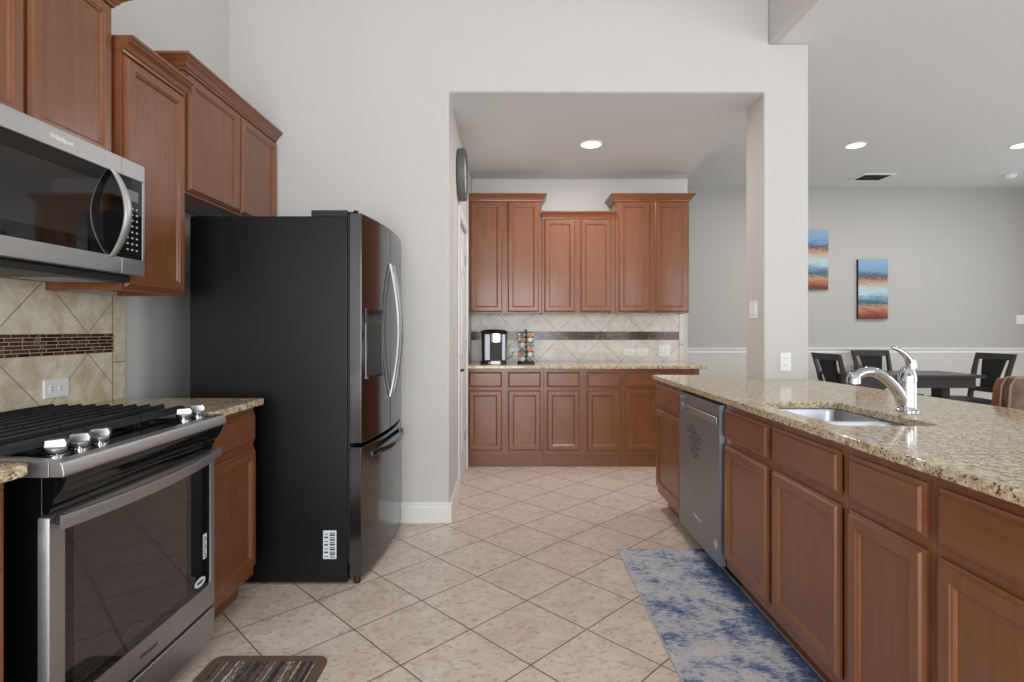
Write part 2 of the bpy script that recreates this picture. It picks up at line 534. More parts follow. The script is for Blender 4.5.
# baseboards and trim
def base_prof(bm, pts_fn, a0, a1):
    prof = [(0,0),(0.016,0),(0.016,0.095),(0.012,0.105),(0.012,0.118),(0.006,0.13),(0,0.13)]
    lo = [bm.verts.new(pts_fn(a0, z, d)) for d, z in prof]; hi = [bm.verts.new(pts_fn(a1, z, d)) for d, z in prof]
    n = len(prof)
    bm.faces.new(lo); bm.faces.new(hi[::-1])
    for i in range(n): bm.faces.new((lo[i], lo[(i+1)%n], hi[(i+1)%n], hi[i]))
bm = bmesh.new(); base_prof(bm, F('-Y', FY-0.0005), -0.70, -0.374); struct('baseboard_opening', bm, M['white'])
bm = bmesh.new(); base_prof(bm, F('+X', -0.3895), FY-0.016, 4.035); struct('baseboard_nook', bm, M['white'])
bm = bmesh.new(); base_prof(bm, F('-Y', DY-0.013), 1.2, RX); struct('baseboard_dining', bm, M['white'])
struct('trim_1', NB((-0.38, RX, DY-0.012, DY-0.0005, 0.0, 0.94)), M['beadboard'])
bm = bmesh.new()
prism(bm, [(DY-0.0005, 0.935), (DY-0.018, 0.935), (DY-0.018, 0.965), (DY-0.034, 0.985), (DY-0.034, 1.0), (DY-0.0005, 1.0)], 'X', -0.38, RX)
struct('trim_2', bm, M['white'])
# door casing
bm = bmesh.new()
f = F('+X', -0.3895)
fbox(bm, f, DO0-0.07, DO0, 0, DOZ+0.07, 0, 0.016); fbox(bm, f, DO1, DO1+0.035, 0, DOZ+0.07, 0, 0.016); fbox(bm, f, DO0, DO1, DOZ, DOZ+0.07, 0, 0.016)
struct('trim_3', bm, M['white'], 0.004)
# six panel door
d1 = struct('door_1', NB((-0.44, -0.405, DO0+0.003, DO1-0.003, 0.01, DOZ-0.003)), M['white'])
bm = bmesh.new()
g = F('+X', -0.4047)
for (z0, z1) in ((0.22, 0.86), (1.02, 1.60), (1.70, 1.93)):
    for (a0, a1) in ((DO0+0.11, DO0+0.335), (DO0+0.40, DO1-0.10)):
        panel(bm, g, a0, a1, z0, z1, [(0,0),(0.004,0.006),(0.016,0.002),(0.03,0.008)])
o = obj('door_panel', bm, M['white'], d1)
bm = bmesh.new()
lathe(bm, [(0.026,0),(0.026,0.008),(0.010,0.012),(0.010,0.045)], (-0.405, 4.18, 0.92), 16, 'X')
tube(bm, [(-0.362, 4.18, 0.92), (-0.36, 4.22, 0.922), (-0.362, 4.29, 0.918)], [0.010, 0.009, 0.007], 8)
obj('door_handle', bm, M['grey_matte'], d1, smooth=True)
bm = bmesh.new()
for z in (0.25, 1.05, 1.80): box(bm, -0.405, -0.389, DO1-0.012, DO1-0.001, z, z+0.09)
obj('hinge', bm, M['nickel'], d1)

# ------------------------------------------------------------------ cabinets
def depth_box(bm, f, a0, a1, z0, z1, depth):
    fbox(bm, f, a0, a1, z0, z1, -depth, 0)

def carcass(bm, f, a0, a1, z0, z1, depth, t=0.02):
    fbox(bm, f, a0, a0+t, z0, z1, -depth, 0); fbox(bm, f, a1-t, a1, z0, z1, -depth, 0)
    fbox(bm, f, a0+t, a1-t, z0, z0+t, -depth, 0); fbox(bm, f, a0+t, a1-t, z0+t, z1, -depth, -depth+t)
    fbox(bm, f, a0+t, a1-t, z0+t, z0+0.045, -0.02, 0); fbox(bm, f, a0+t, a1-t, z1-0.04, z1, -0.02, 0)
    fbox(bm, f, a0+t, a1-t, 0.68, 0.73, -0.02, 0)
    m = (a0+a1)/2; fbox(bm, f, m-0.025, m+0.025, z0+0.045, 0.68, -0.02, 0)
    fbox(bm, f, m-0.025, m+0.025, 0.73, z1-0.04, -0.02, 0)

def base_cabinet(face, plane, a0, a1, depth, doors, label, group, open_box=False, toe=0.07, zt=0.883):
    f = F(face, plane)
    c = f((a0+a1)/2, 0, -depth/2)
    r = thing('base_cabinet', label, 'cabinet', c, 0, group)
    bm = bmesh.new()
    if open_box: carcass(bm, f, a0, a1, 0.105, zt, depth)
    else: depth_box(bm, f, a0, a1, 0.105, zt, depth)
    obj('body', bm, M['wood'], r, 0.0015)
    bm = bmesh.new(); fbox(bm, f, a0, a1, 0, 0.104, -depth, -toe)
    obj('toe_kick', bm, M['wood_x'] if face == '-Y' else M['wood_h'], r)
    hz = 'wood_x' if face == '-Y' else 'wood_h'
    for (d0, d1) in doors:
        bm = bmesh.new(); panel(bm, f, d0, d1, 0.15, 0.69, DOOR); obj('door', bm, M['wood'], r)
        bm = bmesh.new(); panel(bm, f, d0, d1, 0.718, 0.855, DRAWER); obj('drawer', bm, M[hz], r)
    return r

CROWN = [(0.0,0.0),(0.010,0.0),(0.012,0.010),(0.018,0.014),(0.026,0.030),(0.040,0.044),(0.044,0.050),(0.050,0.052),(0.050,0.064),(0.0,0.064)]
def crown(bm, f, a0, a1, z0, depth, left=True, right=True):
    loops = []
    for o, h in CROWN:
        l = o if left else 0; r = o if right else 0
        loops.append([f(a0-l, z0+h, -depth), f(a0-l, z0+h, o), f(a1+r, z0+h, o), f(a1+r, z0+h, -depth)])
    rings = [[bm.verts.new(p) for p in lp] for lp in loops]
    for a, b in zip(rings, rings[1:]):
        for i in range(3): bm.faces.new((a[i], a[i+1], b[i+1], b[i]))
    bm.faces.new(rings[-1]); bm.faces.new(rings[0][::-1])
    bm.faces.new([r[0] for r in rings]); bm.faces.new([r[3] for r in rings][::-1])

def wall_cabinet(face, plane, a0, a1, z0, z1, depth, doors, label, group, left=True, right=True):
    f = F(face, plane)
    c = f((a0+a1)/2, z0, -depth/2)
    r = thing('wall_cabinet', label, 'cabinet', c, 0, group)
    bm = bmesh.new()
    depth_box(bm, f, a0, a1, z0+0.018, z1, depth)
    fbox(bm, f, a0, a1, z0, z0+0.018, -0.02, 0)
    fbox(bm, f, a0, a0+0.015, z0, z0+0.018, -depth, -0.02); fbox(bm, f, a1-0.015, a1, z0, z0+0.018, -depth, -0.02)
    obj('body', bm, M['wood'], r, 0.0012)
    for (d0, d1) in doors:
        bm = bmesh.new(); panel(bm, f, d0, d1, z0+0.012, z1-0.008, DOOR); obj('door', bm, M['wood'], r)
    bm = bmesh.new(); crown(bm, f, a0, a1, z1, depth, left, right)
    obj('crown_moulding', bm, M['wood_x'] if face == '-Y' else M['wood_h'], r)
    return r

# left run, wall cabinets
gL = 'wall cabinets along the left wall'
wall_cabinet('+X', -1.539, 1.34, 2.10, 1.862, 2.476, 0.259, [(1.352, 1.712), (1.728, 2.088)], 'cherry wood wall cabinet directly above the microwave', gL)
wall_cabinet('+X', -1.504, 2.104, 2.508, 1.385, 2.305, 0.294, [(2.116, 2.496)], 'single-door tall wall cabinet between the microwave and the fridge', gL, left=False, right=False)
wall_cabinet('+X', -1.504, 2.512, 3.487, 1.865, 2.428, 0.294, [(2.53, 3.005), (3.022, 3.476)], 'two-door cherry wall cabinet high above the refrigerator', gL, right=False)
# left run, base cabinets
gB = 'base cabinets beside the range'
base_cabinet('+X', -1.184, 2.10, 2.515, 0.61, [(2.112, 2.505)], 'narrow base cabinet between the range and the refrigerator', gB)
base_cabinet('+X', -1.184, 0.62, 1.275, 0.61, [(0.632, 0.94), (0.955, 1.263)], 'base cabinet on the near side of the range at the left edge', gB)

def slab(pts, z0, z1, name, label, parent=None, bevel=0.006):
    bm = bmesh.new(); prism(bm, pts, 'Z', z0, z1)
    o = obj(name, bm, M['granite'], parent, bevel, seg=3)
    return o
tag(slab([(-1.795, 2.097), (-1.14, 2.097), (-1.14, 2.525), (-1.15, 2.535), (-1.795, 2.535)], 0.884, 0.914, 'countertop', ''), 'short speckled granite countertop between range and refrigerator', 'countertop')
tag(slab([(-1.795, 0.6), (-1.14, 0.6)] + [(-1.14-0.02+0.02*math.cos(a), 1.28+0.02*math.sin(a)) for a in (0, PI/8, PI/4, 3*PI/8, PI/2)] + [(-1.795, 1.30)], 0.884, 0.914, 'countertop', ''), 'speckled granite countertop at the left edge before the range', 'countertop')

# backsplash on the left wall
t = thing('backsplash', 'beige diagonal tile backsplash behind the range', 'backsplash', (-1.795, 1.55, 0.914))
bm = bmesh.new(); prism(bm, [(0.60, 0.9145), (2.535, 0.9145), (2.535, 1.384), (2.10, 1.384), (2.10, 1.86), (0.60, 1.86)], 'X', -1.7995, -1.790)
obj('tile_field', bm, M['splash_left'], t)
obj('mosaic_band', NB((-1.7898, -1.786, 0.60, 2.455, 1.130, 1.2145)), M['mosaic_left'], t)

# back run (nook)
gW = 'wall cabinets in the back nook'
wall_cabinet('-Y', 5.18, -0.385, 0.300, 1.39, 2.455, 0.308, [(-0.376, -0.072), (-0.022, 0.275)], 'tall two-door wall cabinet above the coffee maker', gW, left=False)
wall_cabinet('-Y', 5.18, 0.3035, 0.9985, 1.39, 2.288, 0.308, [(0.325, 0.618), (0.668, 0.958)], 'lower-topped middle wall cabinet of the back nook', gW, False, False)
wall_cabinet('-Y', 5.18, 1.002, 1.702, 1.39, 2.455, 0.308, [(1.03, 1.328), (1.378, 1.685)], 'tall right-hand wall cabinet of the back nook, beside the open doorway', gW)
gN = 'base cabinets in the back nook'
base_cabinet('-Y', 4.89, -0.385, 0.303, 0.598, [(-0.369, -0.071), (-0.018, 0.277)], 'left base cabinet of the back nook, under the coffee maker', gN, toe=0.03)
base_cabinet('-Y', 4.89, 0.305, 1.003, 0.598, [(0.33, 0.625), (0.687, 0.978)], 'middle base cabinet of the back nook', gN, toe=0.03)
base_cabinet('-Y', 4.89, 1.005, 1.70, 0.598, [(1.036, 1.33), (1.375, 1.67)], 'right base cabinet of the back nook, partly behind the island', gN, toe=0.03)
tag(slab([(-0.387, 4.845), (1.735, 4.845), (1.765, 4.86), (1.765, 5.488), (-0.387, 5.488)], 0.884, 0.914, 'countertop', ''), 'long granite countertop in the back nook holding the coffee maker', 'countertop')
t = thing('backsplash', 'pale diagonal tile backsplash under the nook wall cabinets', 'backsplash', (0.7, 5.485, 0.914))
obj('tile_field', NB((-0.3885, 1.745, 5.480, 5.4895, 0.9145, 1.407)), M['splash_back'], t)
obj('mosaic_band', NB((-0.3885, 1.70, 5.476, 5.4798, 1.130, 1.2145)), M['mosaic_back'], t)

# ------------------------------------------------------------------ island
gI = 'island base cabinets'
base_cabinet('-X', 1.03, 3.24, 3.80, 0.565, [(3.257, 3.785)], 'end base cabinet of the island beyond the dishwasher', gI)
base_cabinet('-X', 1.03, 1.660, 2.590, 0.565, [(1.686, 2.113), (2.153, 2.580)], 'two-door island base cabinet under the sink', gI, open_box=True)
base_cabinet('-X', 1.03, 1.320, 1.658, 0.565, [(1.337, 1.640)], 'narrow island base cabinet on the near side of the sink cabinet', gI)
base_cabinet('-X', 1.03, 0.82, 1.318, 0.565, [(0.84, 1.298)], 'nearest island base cabinet at the right edge', gI)
bm = NB((1.60, 1.66, 0.82, 3.487, 0.0, 0.883))
tag(obj('island_back_panel', bm, M['wood'], None, 0.002), 'cherry wood panel closing the dining side of the island', 'panel')

SX0, SX1, SY0, SYm, SY1 = 1.085, 1.43, 1.80, 2.06, 2.40
def fill_holes(bm, loops, z):
    es = []
    rings = []
    for lp in loops:
        vs = [bm.verts.new((x, y, z)) for x, y in lp]
        rings.append(vs)
        for i in range(len(vs)): es.append(bm.edges.new((vs[i], vs[(i+1) % len(vs)])))
    bmesh.ops.triangle_fill(bm, use_beauty=True, use_dissolve=False, edges=es)
    return rings
outer = [(1.0, 0.78), (2.085, 0.78), (2.03, 2.2), (1.935, 3.455), (1.935, 3.487), (1.622, 3.487), (1.622, 3.80), (1.03, 3.850), (1.0, 3.83)]
bm = bmesh.new()
fill_holes(bm, [outer, rrect(SX0, SX1, SY0, SY1, 0.045)], 0.914)
bmesh.ops.recalc_face_normals(bm, faces=bm.faces)
ex = bmesh.ops.extrude_face_region(bm, geom=bm.faces[:])
bmesh.ops.translate(bm, verts=[v for v in ex['geom'] if isinstance(v, bmesh.types.BMVert)], vec=(0, 0, -0.03))
tag(obj('countertop', bm, M['granite'], None, 0.005, seg=3), 'large polished granite island countertop with an undermount sink', 'countertop')

# sink
t = thing('sink', 'double-bowl stainless steel sink set into the island countertop', 'sink', ((SX0+SX1)/2, (SY0+SY1)/2, 0.883))
bm = bmesh.new()
h1 = rrect(SX0+0.004, SX1-0.004, SYm+0.012, SY1-0.004, 0.05); h2 = rrect(SX0+0.004, SX1-0.004, SY0+0.004, SYm-0.012, 0.05)
rings = fill_holes(bm, [rrect(SX0-0.02, SX1+0.02, SY0-0.02, SY1+0.02, 0.05), h1, h2], 0.8832)
for ring, (x0, x1, y0, y1) in ((rings[1], (SX0+0.004, SX1-0.004, SYm+0.012, SY1-0.004)), (rings[2], (SX0+0.004, SX1-0.004, SY0+0.004, SYm-0.012))):
    prev = ring
    for ins, z in ((0.004, 0.87), (0.010, 0.74), (0.018, 0.72), (0.04, 0.708)):
        nw = [bm.verts.new((x, y, z)) for x, y in rrect(x0+ins, x1-ins, y0+ins, y1-ins, 0.048)]
        for i in range(len(nw)):
            j = (i+1) % len(nw); bm.faces.new((prev[i], prev[j], nw[j], nw[i]))
        prev = nw
    bm.faces.new(prev)
obj('bowls', bm, M['steel_sink'], t, smooth=True)
for cy in ((SYm+SY1)/2, (SY0+SYm)/2):
    bm = bmesh.new(); lathe(bm, [(0.042, 0), (0.040, 0.003), (0.030, 0.002), (0.028, -0.0)], ((SX0+SX1)/2, cy, 0.7085), 20)
    obj('drain', bm, M['chrome'], t, smooth=True)

# faucet
fx, fy = 1.553, 2.13
t = thing('faucet', 'chrome single-lever faucet standing behind the island sink', 'faucet', (fx, fy, 0.914))
bm = bmesh.new()
lathe(bm, [(0.040,0.0005),(0.040,0.004),(0.034,0.010),(0.0305,0.020),(0.0305,0.112)], (fx, fy, 0.914), 24)
obj('body', bm, M['chrome'], t, smooth=True)
bm = bmesh.new()
lathe(bm, [(0.029,0.1125),(0.029,0.116),(0.032,0.117),(0.032,0.128),(0.030,0.140),(0.026,0.158),(0.018,0.172),(0.006,0.178)], (fx, fy, 0.914), 24)
obj('cap', bm, M['chrome'], t, smooth=True)
bm = bmesh.new()
tube(bm, smooth_path([(fx+0.004, fy, 1.06), (fx+0.012, fy-0.004, 1.095), (fx-0.005, fy-0.006, 1.125), (fx-0.035, fy-0.008, 1.150), (fx-0.068, fy-0.010, 1.163)]), [0.026*(1-0.78*(i/32)**0.8) for i in range(33)], 12)
obj('lever', bm, M['chrome'], t, smooth=True)
sp = smooth_path([(fx-0.016, fy, 0.945), (fx-0.048, fy-0.006, 0.998), (fx-0.092, fy-0.012, 1.042), (fx-0.140, fy-0.018, 1.066), (fx-0.185, fy-0.022, 1.066), (fx-0.222, fy-0.026, 1.046)])
bm = bmesh.new()
tube(bm, sp, [0.023 - 0.006*(i/40) for i in range(41)], 16)
obj('spout', bm, M['chrome'], t, smooth=True)
bm = bmesh.new()
lathe(bm, [(0.013, 0.022), (0.022, 0.012), (0.025, -0.006), (0.025, -0.020), (0.019, -0.022)], (fx-0.228, fy-0.027, 1.044), 18)
obj('spray_head', bm, M['chrome'], t, smooth=True)

# dishwasher
t = thing('dishwasher', 'stainless steel dishwasher built into the island', 'dishwasher', (1.3, 2.94, 0))
obj('tub', NB((1.035, 1.59, 2.592, 3.236, 0.10, 0.878)), M['black_matte'], t)
obj('toe_kick', NB((1.10, 1.59, 2.592, 3.236, 0.0, 0.098)), M['black_matte'], t)
f = F('-X', 1.034)
bm = bmesh.new()
fbox(bm, f, 2.612, 3.230, 0.095, 0.775, 0, 0.030)
fbox(bm, f, 2.612, 3.230, 0.812, 0.868, 0, 0.030)
fbox(bm, f, 2.612, 2.630, 0.775, 0.812, 0, 0.030); fbox(bm, f, 3.190, 3.230, 0.775, 0.812, 0, 0.030)
fbox(bm, f, 2.630, 3.190, 0.775, 0.812, 0, 0.010)
dd = obj('door', bm, M['steel_z'], t)
bm = bmesh.new()
fbox(bm, f, 2.632, 3.04, 0.770, 0.807, 0.0305, 0.038)
obj('handle', bm, M['steel'], t, 0.004)
bm = bmesh.new()
lathe(bm, [(0.022, 0), (0.022, -0.0012)], (1.0038, 2.66, 0.185), 20, 'X')
obj('badge', bm, M['button_print'], t)
bm = bmesh.new()
for k in range(1): box(bm, 1.0032, 1.0039, 3.14, 3.21, 0.838, 0.846)
obj('status_print', bm, M['button_print'], t)
bm = bmesh.new()
for row, (n0, n1) in enumerate([(2.97,3.04),(2.93,3.10),(2.90,3.10),(2.87,3.02),(2.86,3.07),(2.90,3.04),(2.88,3.00),(2.92,3.02),(2.90,3.05),(2.93,2.99)]):
    y = n0
    while y < n1:
        w = random.uniform(0.010, 0.03)
        z = 0.700 - row*0.018
        box(bm, 1.0032, 1.0039, y, min(y+w, n1), z, z+0.008)
        y += w + 0.008
obj('ghost_lettering', bm, M['dark_print'], t)

def text_mesh(name, s, size, mat, parent, origin, xdir, ydir, extr=0.0006):
    cu = bpy.data.curves.new(name, 'FONT'); cu.body = s; cu.size = size; cu.extrude = extr; cu.align_x = 'CENTER'; cu.align_y = 'CENTER'
    tmp = bpy.data.objects.new('tmp', cu); C.objects.link(tmp)
    dg = bpy.context.evaluated_depsgraph_get()
    me = bpy.data.meshes.new_from_object(tmp.evaluated_get(dg))
    bpy.data.objects.remove(tmp); bpy.data.curves.remove(cu)
    X = Vector(xdir); Y = Vector(ydir); Z = X.cross(Y)
    for v in me.vertices:
        c = v.co.copy(); v.co = Vector(origin) - W[parent] + X*c.x + Y*c.y + Z*c.z
    me.materials.clear(); me.materials.append(mat)
    o = bpy.data.objects.new(name, me); C.objects.link(o); o.parent = parent
    W[o] = W[parent]
    return o
# letters read from the room: on a face looking to -X the reading direction runs towards -Y
text_mesh('brand_lettering', 'Whirlpool', 0.030, M['button_print'], t, (1.0036, 2.92, 0.225), (0, -1, 0), (0, 0, 1))

# ------------------------------------------------------------------ range
RY0, RY1 = 1.335, 2.092
t = thing('range', 'stainless and black slide-in gas range under the microwave', 'range', (-1.45, (RY0+RY1)/2, 0))
obj('body', NB((-1.785, -1.155, RY0+0.01, RY1-0.008, 0.06, 0.868)), M['black_gloss'], t, 0.003)
obj('foot_plinth', NB((-1.75, -1.20, RY0+0.03, RY1-0.03, 0.0, 0.059)), M['black_matte'], t)
# control/vent fascia under the trim: curved profile in x,z
prof = [(-1.154, 0.775), (-1.142, 0.775), (-1.136, 0.785), (-1.136, 0.795), (-1.128, 0.800), (-1.128, 0.812), (-1.118, 0.822), (-1.104, 0.842), (-1.096, 0.860), (-1.096, 0.8685), (-1.154, 0.8685)]
bm = bmesh.new(); prism(bm, prof, 'Y', RY0+0.012, RY1-0.010)
obj('fascia', bm, M['black_gloss'], t, smooth=True)
# steel cooktop rim
bm = bmesh.new()
prism(bm, [(-1.125, 0.8692), (-1.092, 0.8692), (-1.088, 0.875), (-1.093, 0.900), (-1.098, 0.906), (-1.125, 0.909)], 'Y', RY0-0.005, RY1+0.001)
obj('front_trim', bm, M['steel'], t, 0.002)
bm = bmesh.new()
prism(bm, [(-1.1255, 0.8692), (-1.1255, 0.909), (-1.20, 0.9145), (-1.31, 0.918), (-1.31, 0.9145), (-1.31, 0.8692)], 'Y', RY0-0.006, RY0+0.020)
obj('side_trim', bm, M['steel'], t, 0.001)
bm = bmesh.new(); box(bm, -1.785, -1.1258, RY0+0.0205, RY1-0.001, 0.8692, 0.906)
box(bm, -1.785, -1.311, RY0-0.004, RY0+0.020, 0.8692, 0.915)
obj('cooktop', bm, M['black_gloss'], t, 0.003)
# oven door
f = F('+X', -1.1545)
bm = bmesh.new()
dz0, dz1, w0, w1 = 0.19, 0.770, 0.060, 0.036
o_l = [(RY0+0.012, dz0), (RY1-0.012, dz0), (RY1-0.012, dz1), (RY0+0.012, dz1)]
wy0, wy1, wz0, wz1 = RY0+0.046, RY1-0.040, dz0+0.085, dz1-0.018
def ring_frame(bm, f, a0, a1, z0, z1, loops):
    # closed frame: list of (rect, depth) loops lofted into a torus
    rr = []
    for (b0, b1, c0, c1, rad, d) in loops:
        rr.append([f(p[0], p[1], d) for p in rrect(b0, b1, c0, c1, rad, 4)])
    rings = [[bm.verts.new(p) for p in lp] for lp in rr]
    n = len(rings[0])
    for k in range(len(rings)):
        a, b = rings[k], rings[(k+1) % len(rings)]
        for i in range(n): bm.faces.new((a[i], a[(i+1) % n], b[(i+1) % n], b[i]))
ring_frame(bm, f, 0, 0, 0, 0, [
    (RY0-0.003, RY1-0.012, dz0, dz1, 0.004, 0.0), (RY0-0.003, RY1-0.012, dz0, dz1, 0.004, 0.020), (RY0-0.001, RY1-0.014, dz0+0.002, dz1-0.002, 0.004, 0.027),
    (wy0, wy1, wz0, wz1, 0.02, 0.027), (wy0+0.002, wy1-0.002, wz0+0.002, wz1-0.002, 0.02, 0.0)])
obj('oven_door', bm, M['steel'], t, smooth=True)
bm = bmesh.new(); fbox(bm, f, wy0-0.002, wy1+0.002, wz0-0.002, wz1+0.002, 0.012, 0.024)
ow = obj('oven_window', bm, M['black_glass'], t)
bm = bmesh.new(); fbox(bm, f, wy0+0.03, wy1-0.15, wz0+0.03, wz1-0.03, 0.0241, 0.0244)
obj('window_screen', bm, M['oven_glass'], t)
bm = bmesh.new(); fbox(bm, f, RY0-0.001, RY1-0.012, 0.065, 0.178, 0.0, 0.028)
obj('warming_drawer', bm, M['steel'], t, 0.004)
text_mesh('brand_lettering', 'Whirlpool', 0.020, M['grey_matte'], t, (-1.1273, 1.70, dz0+0.040), (0, 1, 0), (0, 0, 1))
# handle: bowed flat bar with two posts
bm = bmesh.new()
N = 20
loops = []
for i in range(N+1):
    u = i/N; y = RY0+0.004 + (RY1-RY0-0.020)*u
    xo = -1.098 + 0.040*(1-(2*u-1)**2)
    z = 0.757 + 0.014*u
    loops.append([(xo-0.008, y, z-0.017), (xo, y, z-0.017), (xo+0.001, y, z-0.012), (xo+0.001, y, z+0.012), (xo, y, z+0.017), (xo-0.008, y, z+0.017)])
loft(bm, loops)
obj('handle', bm, M['steel'], t, smooth=True)
for y in (RY0+0.020, RY1-0.036): obj('handle_post', NB((-1.1245, -1.104, y-0.008, y+0.012, 0.748, 0.770)), M['black_matte'], t, 0.002)
# stickers on the glass
bm = bmesh.new(); box(bm, -1.1304, -1.1298, RY1-0.085, RY1-0.062, 0.385, 0.475)
s1 = obj('rating_label', bm, M['sticker'], t)
bm = bmesh.new()
for k in range(8): box(bm, -1.12978, -1.1295, RY1-0.082, RY1-0.064-0.004*(k % 3), 0.390+k*0.010, 0.395+k*0.010)
obj('printed_line', bm, M['dark_print'], s1)
bm = bmesh.new(); lp = []
for d in (0, 0.0008): lp.append([(-1.1304+d, RY1-0.105+0.034*math.cos(2*PI*k/24), 0.31+0.016*math.sin(2*PI*k/24)) for k in range(24)])
loft(bm, lp)
s2 = obj('oval_badge', bm, M['sticker'], t)
lp2 = [[(-1.12958+d, RY1-0.105+0.022*math.cos(2*PI*k/24), 0.31+0.005*math.sin(2*PI*k/24)) for k in range(24)] for d in (0, 0.0003)]
bm = bmesh.new(); loft(bm, lp2); obj('badge_centre', bm, M['dark_print'], s2)
# knobs
for ky in (1.408, 1.487, 1.560, 1.962, 2.045):
    kx = -1.172
    bm = bmesh.new()
    lathe(bm, [(0.022, 0.0002), (0.022, 0.003), (0.017, 0.004), (0.017, 0.009)], (kx, ky, 0.906), 20)
    base = obj('knob', bm, M['chrome'], t, smooth=True)
    bm = bmesh.new()
    lathe(bm, [(0.0215, 0.0095), (0.0225, 0.019), (0.019, 0.022)], (kx, ky, 0.906), 20)
    # tall lever ridge, tilted
    rot = Matrix.Rotation(math.radians(20), 4, 'Z')
    b2 = bmesh.new()
    prism(b2, [(-0.024, 0.021), (0.024, 0.021), (0.026, 0.033), (0.020, 0.044), (-0.022, 0.041)], 'Y', -0.010, 0.010)
    bmesh.ops.transform(b2, matrix=Matrix.Translation((kx, ky, 0.906)) @ rot, verts=b2.verts)
    me = bpy.data.meshes.new('x'); b2.to_mesh(me); b2.free(); bm.from_mesh(me); bpy.data.meshes.remove(me)
    obj('grip', bm, M['nickel'], base, 0.002)
# burners and grates
for k, (bx, by, br) in enumerate([(-1.62, 1.47, 0.04), (-1.38, 1.47, 0.045), (-1.50, 1.712, 0.055), (-1.62, 1.95, 0.04), (-1.38, 1.95, 0.045)]):
    bm = bmesh.new(); lathe(bm, [(br+0.012, 0.0005), (br+0.010, 0.006), (br, 0.008), (br, 0.015), (br-0.004, 0.018)], (bx, by, 0.906), 24)
    obj('burner', bm, M['iron'], t, smooth=True)
for g0, g1 in ((1.352, 1.596), (1.600, 1.832), (1.836, 2.082)):
    bm = bmesh.new()
    x = -1.745
    for k in range(9):
        yy0, yy1 = g0, g1
        prism(bm, [(x-0.0065, 0.927), (x+0.0065, 0.927), (x+0.005, 0.944), (x+0.002, 0.948), (x-0.002, 0.948), (x-0.005, 0.944)], 'Y', yy0, yy1)
        x += 0.0525
    prism(bm, [(-1.272, 0.920), (-1.240, 0.920), (-1.243, 0.935), (-1.250, 0.942), (-1.264, 0.942), (-1.270, 0.936)], 'Y', g0, g1)
    for yy in (g0+0.008, (g0+g1)/2, g1-0.008):
        box(bm, -1.752, -1.262, yy-0.005, yy+0.005, 0.918, 0.930)
    for xx in (-1.745, -1.262):
        for yy in (g0+0.008, g1-0.008): box(bm, xx-0.006, xx+0.006, yy-0.006, yy+0.006, 0.9062, 0.92)
    obj('grate', bm, M['iron'], t)

# ------------------------------------------------------------------ microwave
MY0, MY1, MZ0, MZ1, MXF = 1.34, 2.10, 1.436, 1.858, -1.407
t = thing('microwave', 'over-the-range stainless microwave with a bowed handle', 'microwave', (-1.6, 1.72, MZ0-0.03))
obj('body', NB((-1.78, -1.436, MY0, MY1, MZ0, MZ1)), M['grey_matte'], t, 0.003)
bm = NB((-1.75, -1.45, MY0+0.02, MY1-0.02, MZ0-0.026, MZ0-0.0005))
hood = obj('hood_underside', bm, M['grey_matte'], t, 0.004)
for cy in (1.50, 1.94):
    bm = bmesh.new()
    box(bm, -1.70, -1.50, cy-0.09, cy+0.10, MZ0-0.0270, MZ0-0.0262)
    for k in range(9): box(bm, -1.69, -1.51, cy-0.08+k*0.02, cy-0.07+k*0.02, MZ0-0.0285, MZ0-0.0265)
    obj('grease_filter', bm, M['steel'], hood)
f = F('+X', -1.4355)
split = 1.976
bm = bmesh.new()
wz0, wz1 = MZ0+0.058, MZ1-0.064
fbox(bm, f, MY0, split-0.001, wz1, MZ1, 0, 0.0285); fbox(bm, f, MY0, split-0.001, MZ0, wz0, 0, 0.0285); fbox(bm, f, MY0, MY0+0.03, wz0, wz1, 0, 0.0285)
obj('door_frame', bm, M['steel'], t, 0.002)
bm = bmesh.new(); fbox(bm, f, MY0+0.0305, split-0.001, wz0+0.0005, wz1-0.0005, 0, 0.027)
obj('door_glass', bm, M['black_glass'], t)
bm = bmesh.new(); fbox(bm, f, MY0+0.08, split-0.09, wz0+0.045, wz1-0.05, 0.0271, 0.0274)
obj('window_screen', bm, M['oven_glass'], t)
bm = bmesh.new()
fbox(bm, f, split+0.001, MY1, wz1, MZ1, 0, 0.0285); fbox(bm, f, split+0.001, MY1, MZ0, wz0, 0, 0.0285); fbox(bm, f, MY1-0.014, MY1, wz0, wz1, 0, 0.0285)
cp = obj('control_frame', bm, M['steel'], t, 0.002)
bm = bmesh.new(); fbox(bm, f, split+0.001, MY1-0.0145, wz0+0.0005, wz1-0.0005, 0, 0.027)
cg = obj('control_panel', bm, M['black_glass'], t)
bm = bmesh.new(); fbox(bm, f, split+0.02, MY1-0.035, wz1-0.085, wz1-0.045, 0.0271, 0.0276)
obj('display', bm, M['display'], cg)
bm = bmesh.new()
for r in range(8):
    for c in range(3):
        z = wz1-0.115-r*0.022; a = split+0.026+c*0.025
        fbox(bm, f, a, a+0.010, z, z+0.006, 0.0271, 0.0275)
obj('buttons', bm, M['button_print'], cg)
text_mesh('brand_lettering', 'Whirlpool', 0.021, M['white_plastic'], t, (-1.4068, 1.712, MZ1-0.031), (0, 1, 0), (0, 0, 1))
bm = bmesh.new()
loops = []
for i in range(25):
    u = i/24; z = wz0-0.004 + (wz1-wz0+0.008)*u
    b = math.sin(PI*u)**0.8
    x = -1.409 + 0.058*b
    w = 0.012 + 0.006*b
    loops.append([(x, 1.925-w, z), (x+0.004, 1.925-w, z), (x+0.008, 1.925-w*0.7, z), (x+0.009, 1.925, z), (x+0.008, 1.925+w*0.7, z), (x+0.004, 1.925+w, z), (x, 1.925+w, z)])
loft(bm, loops)
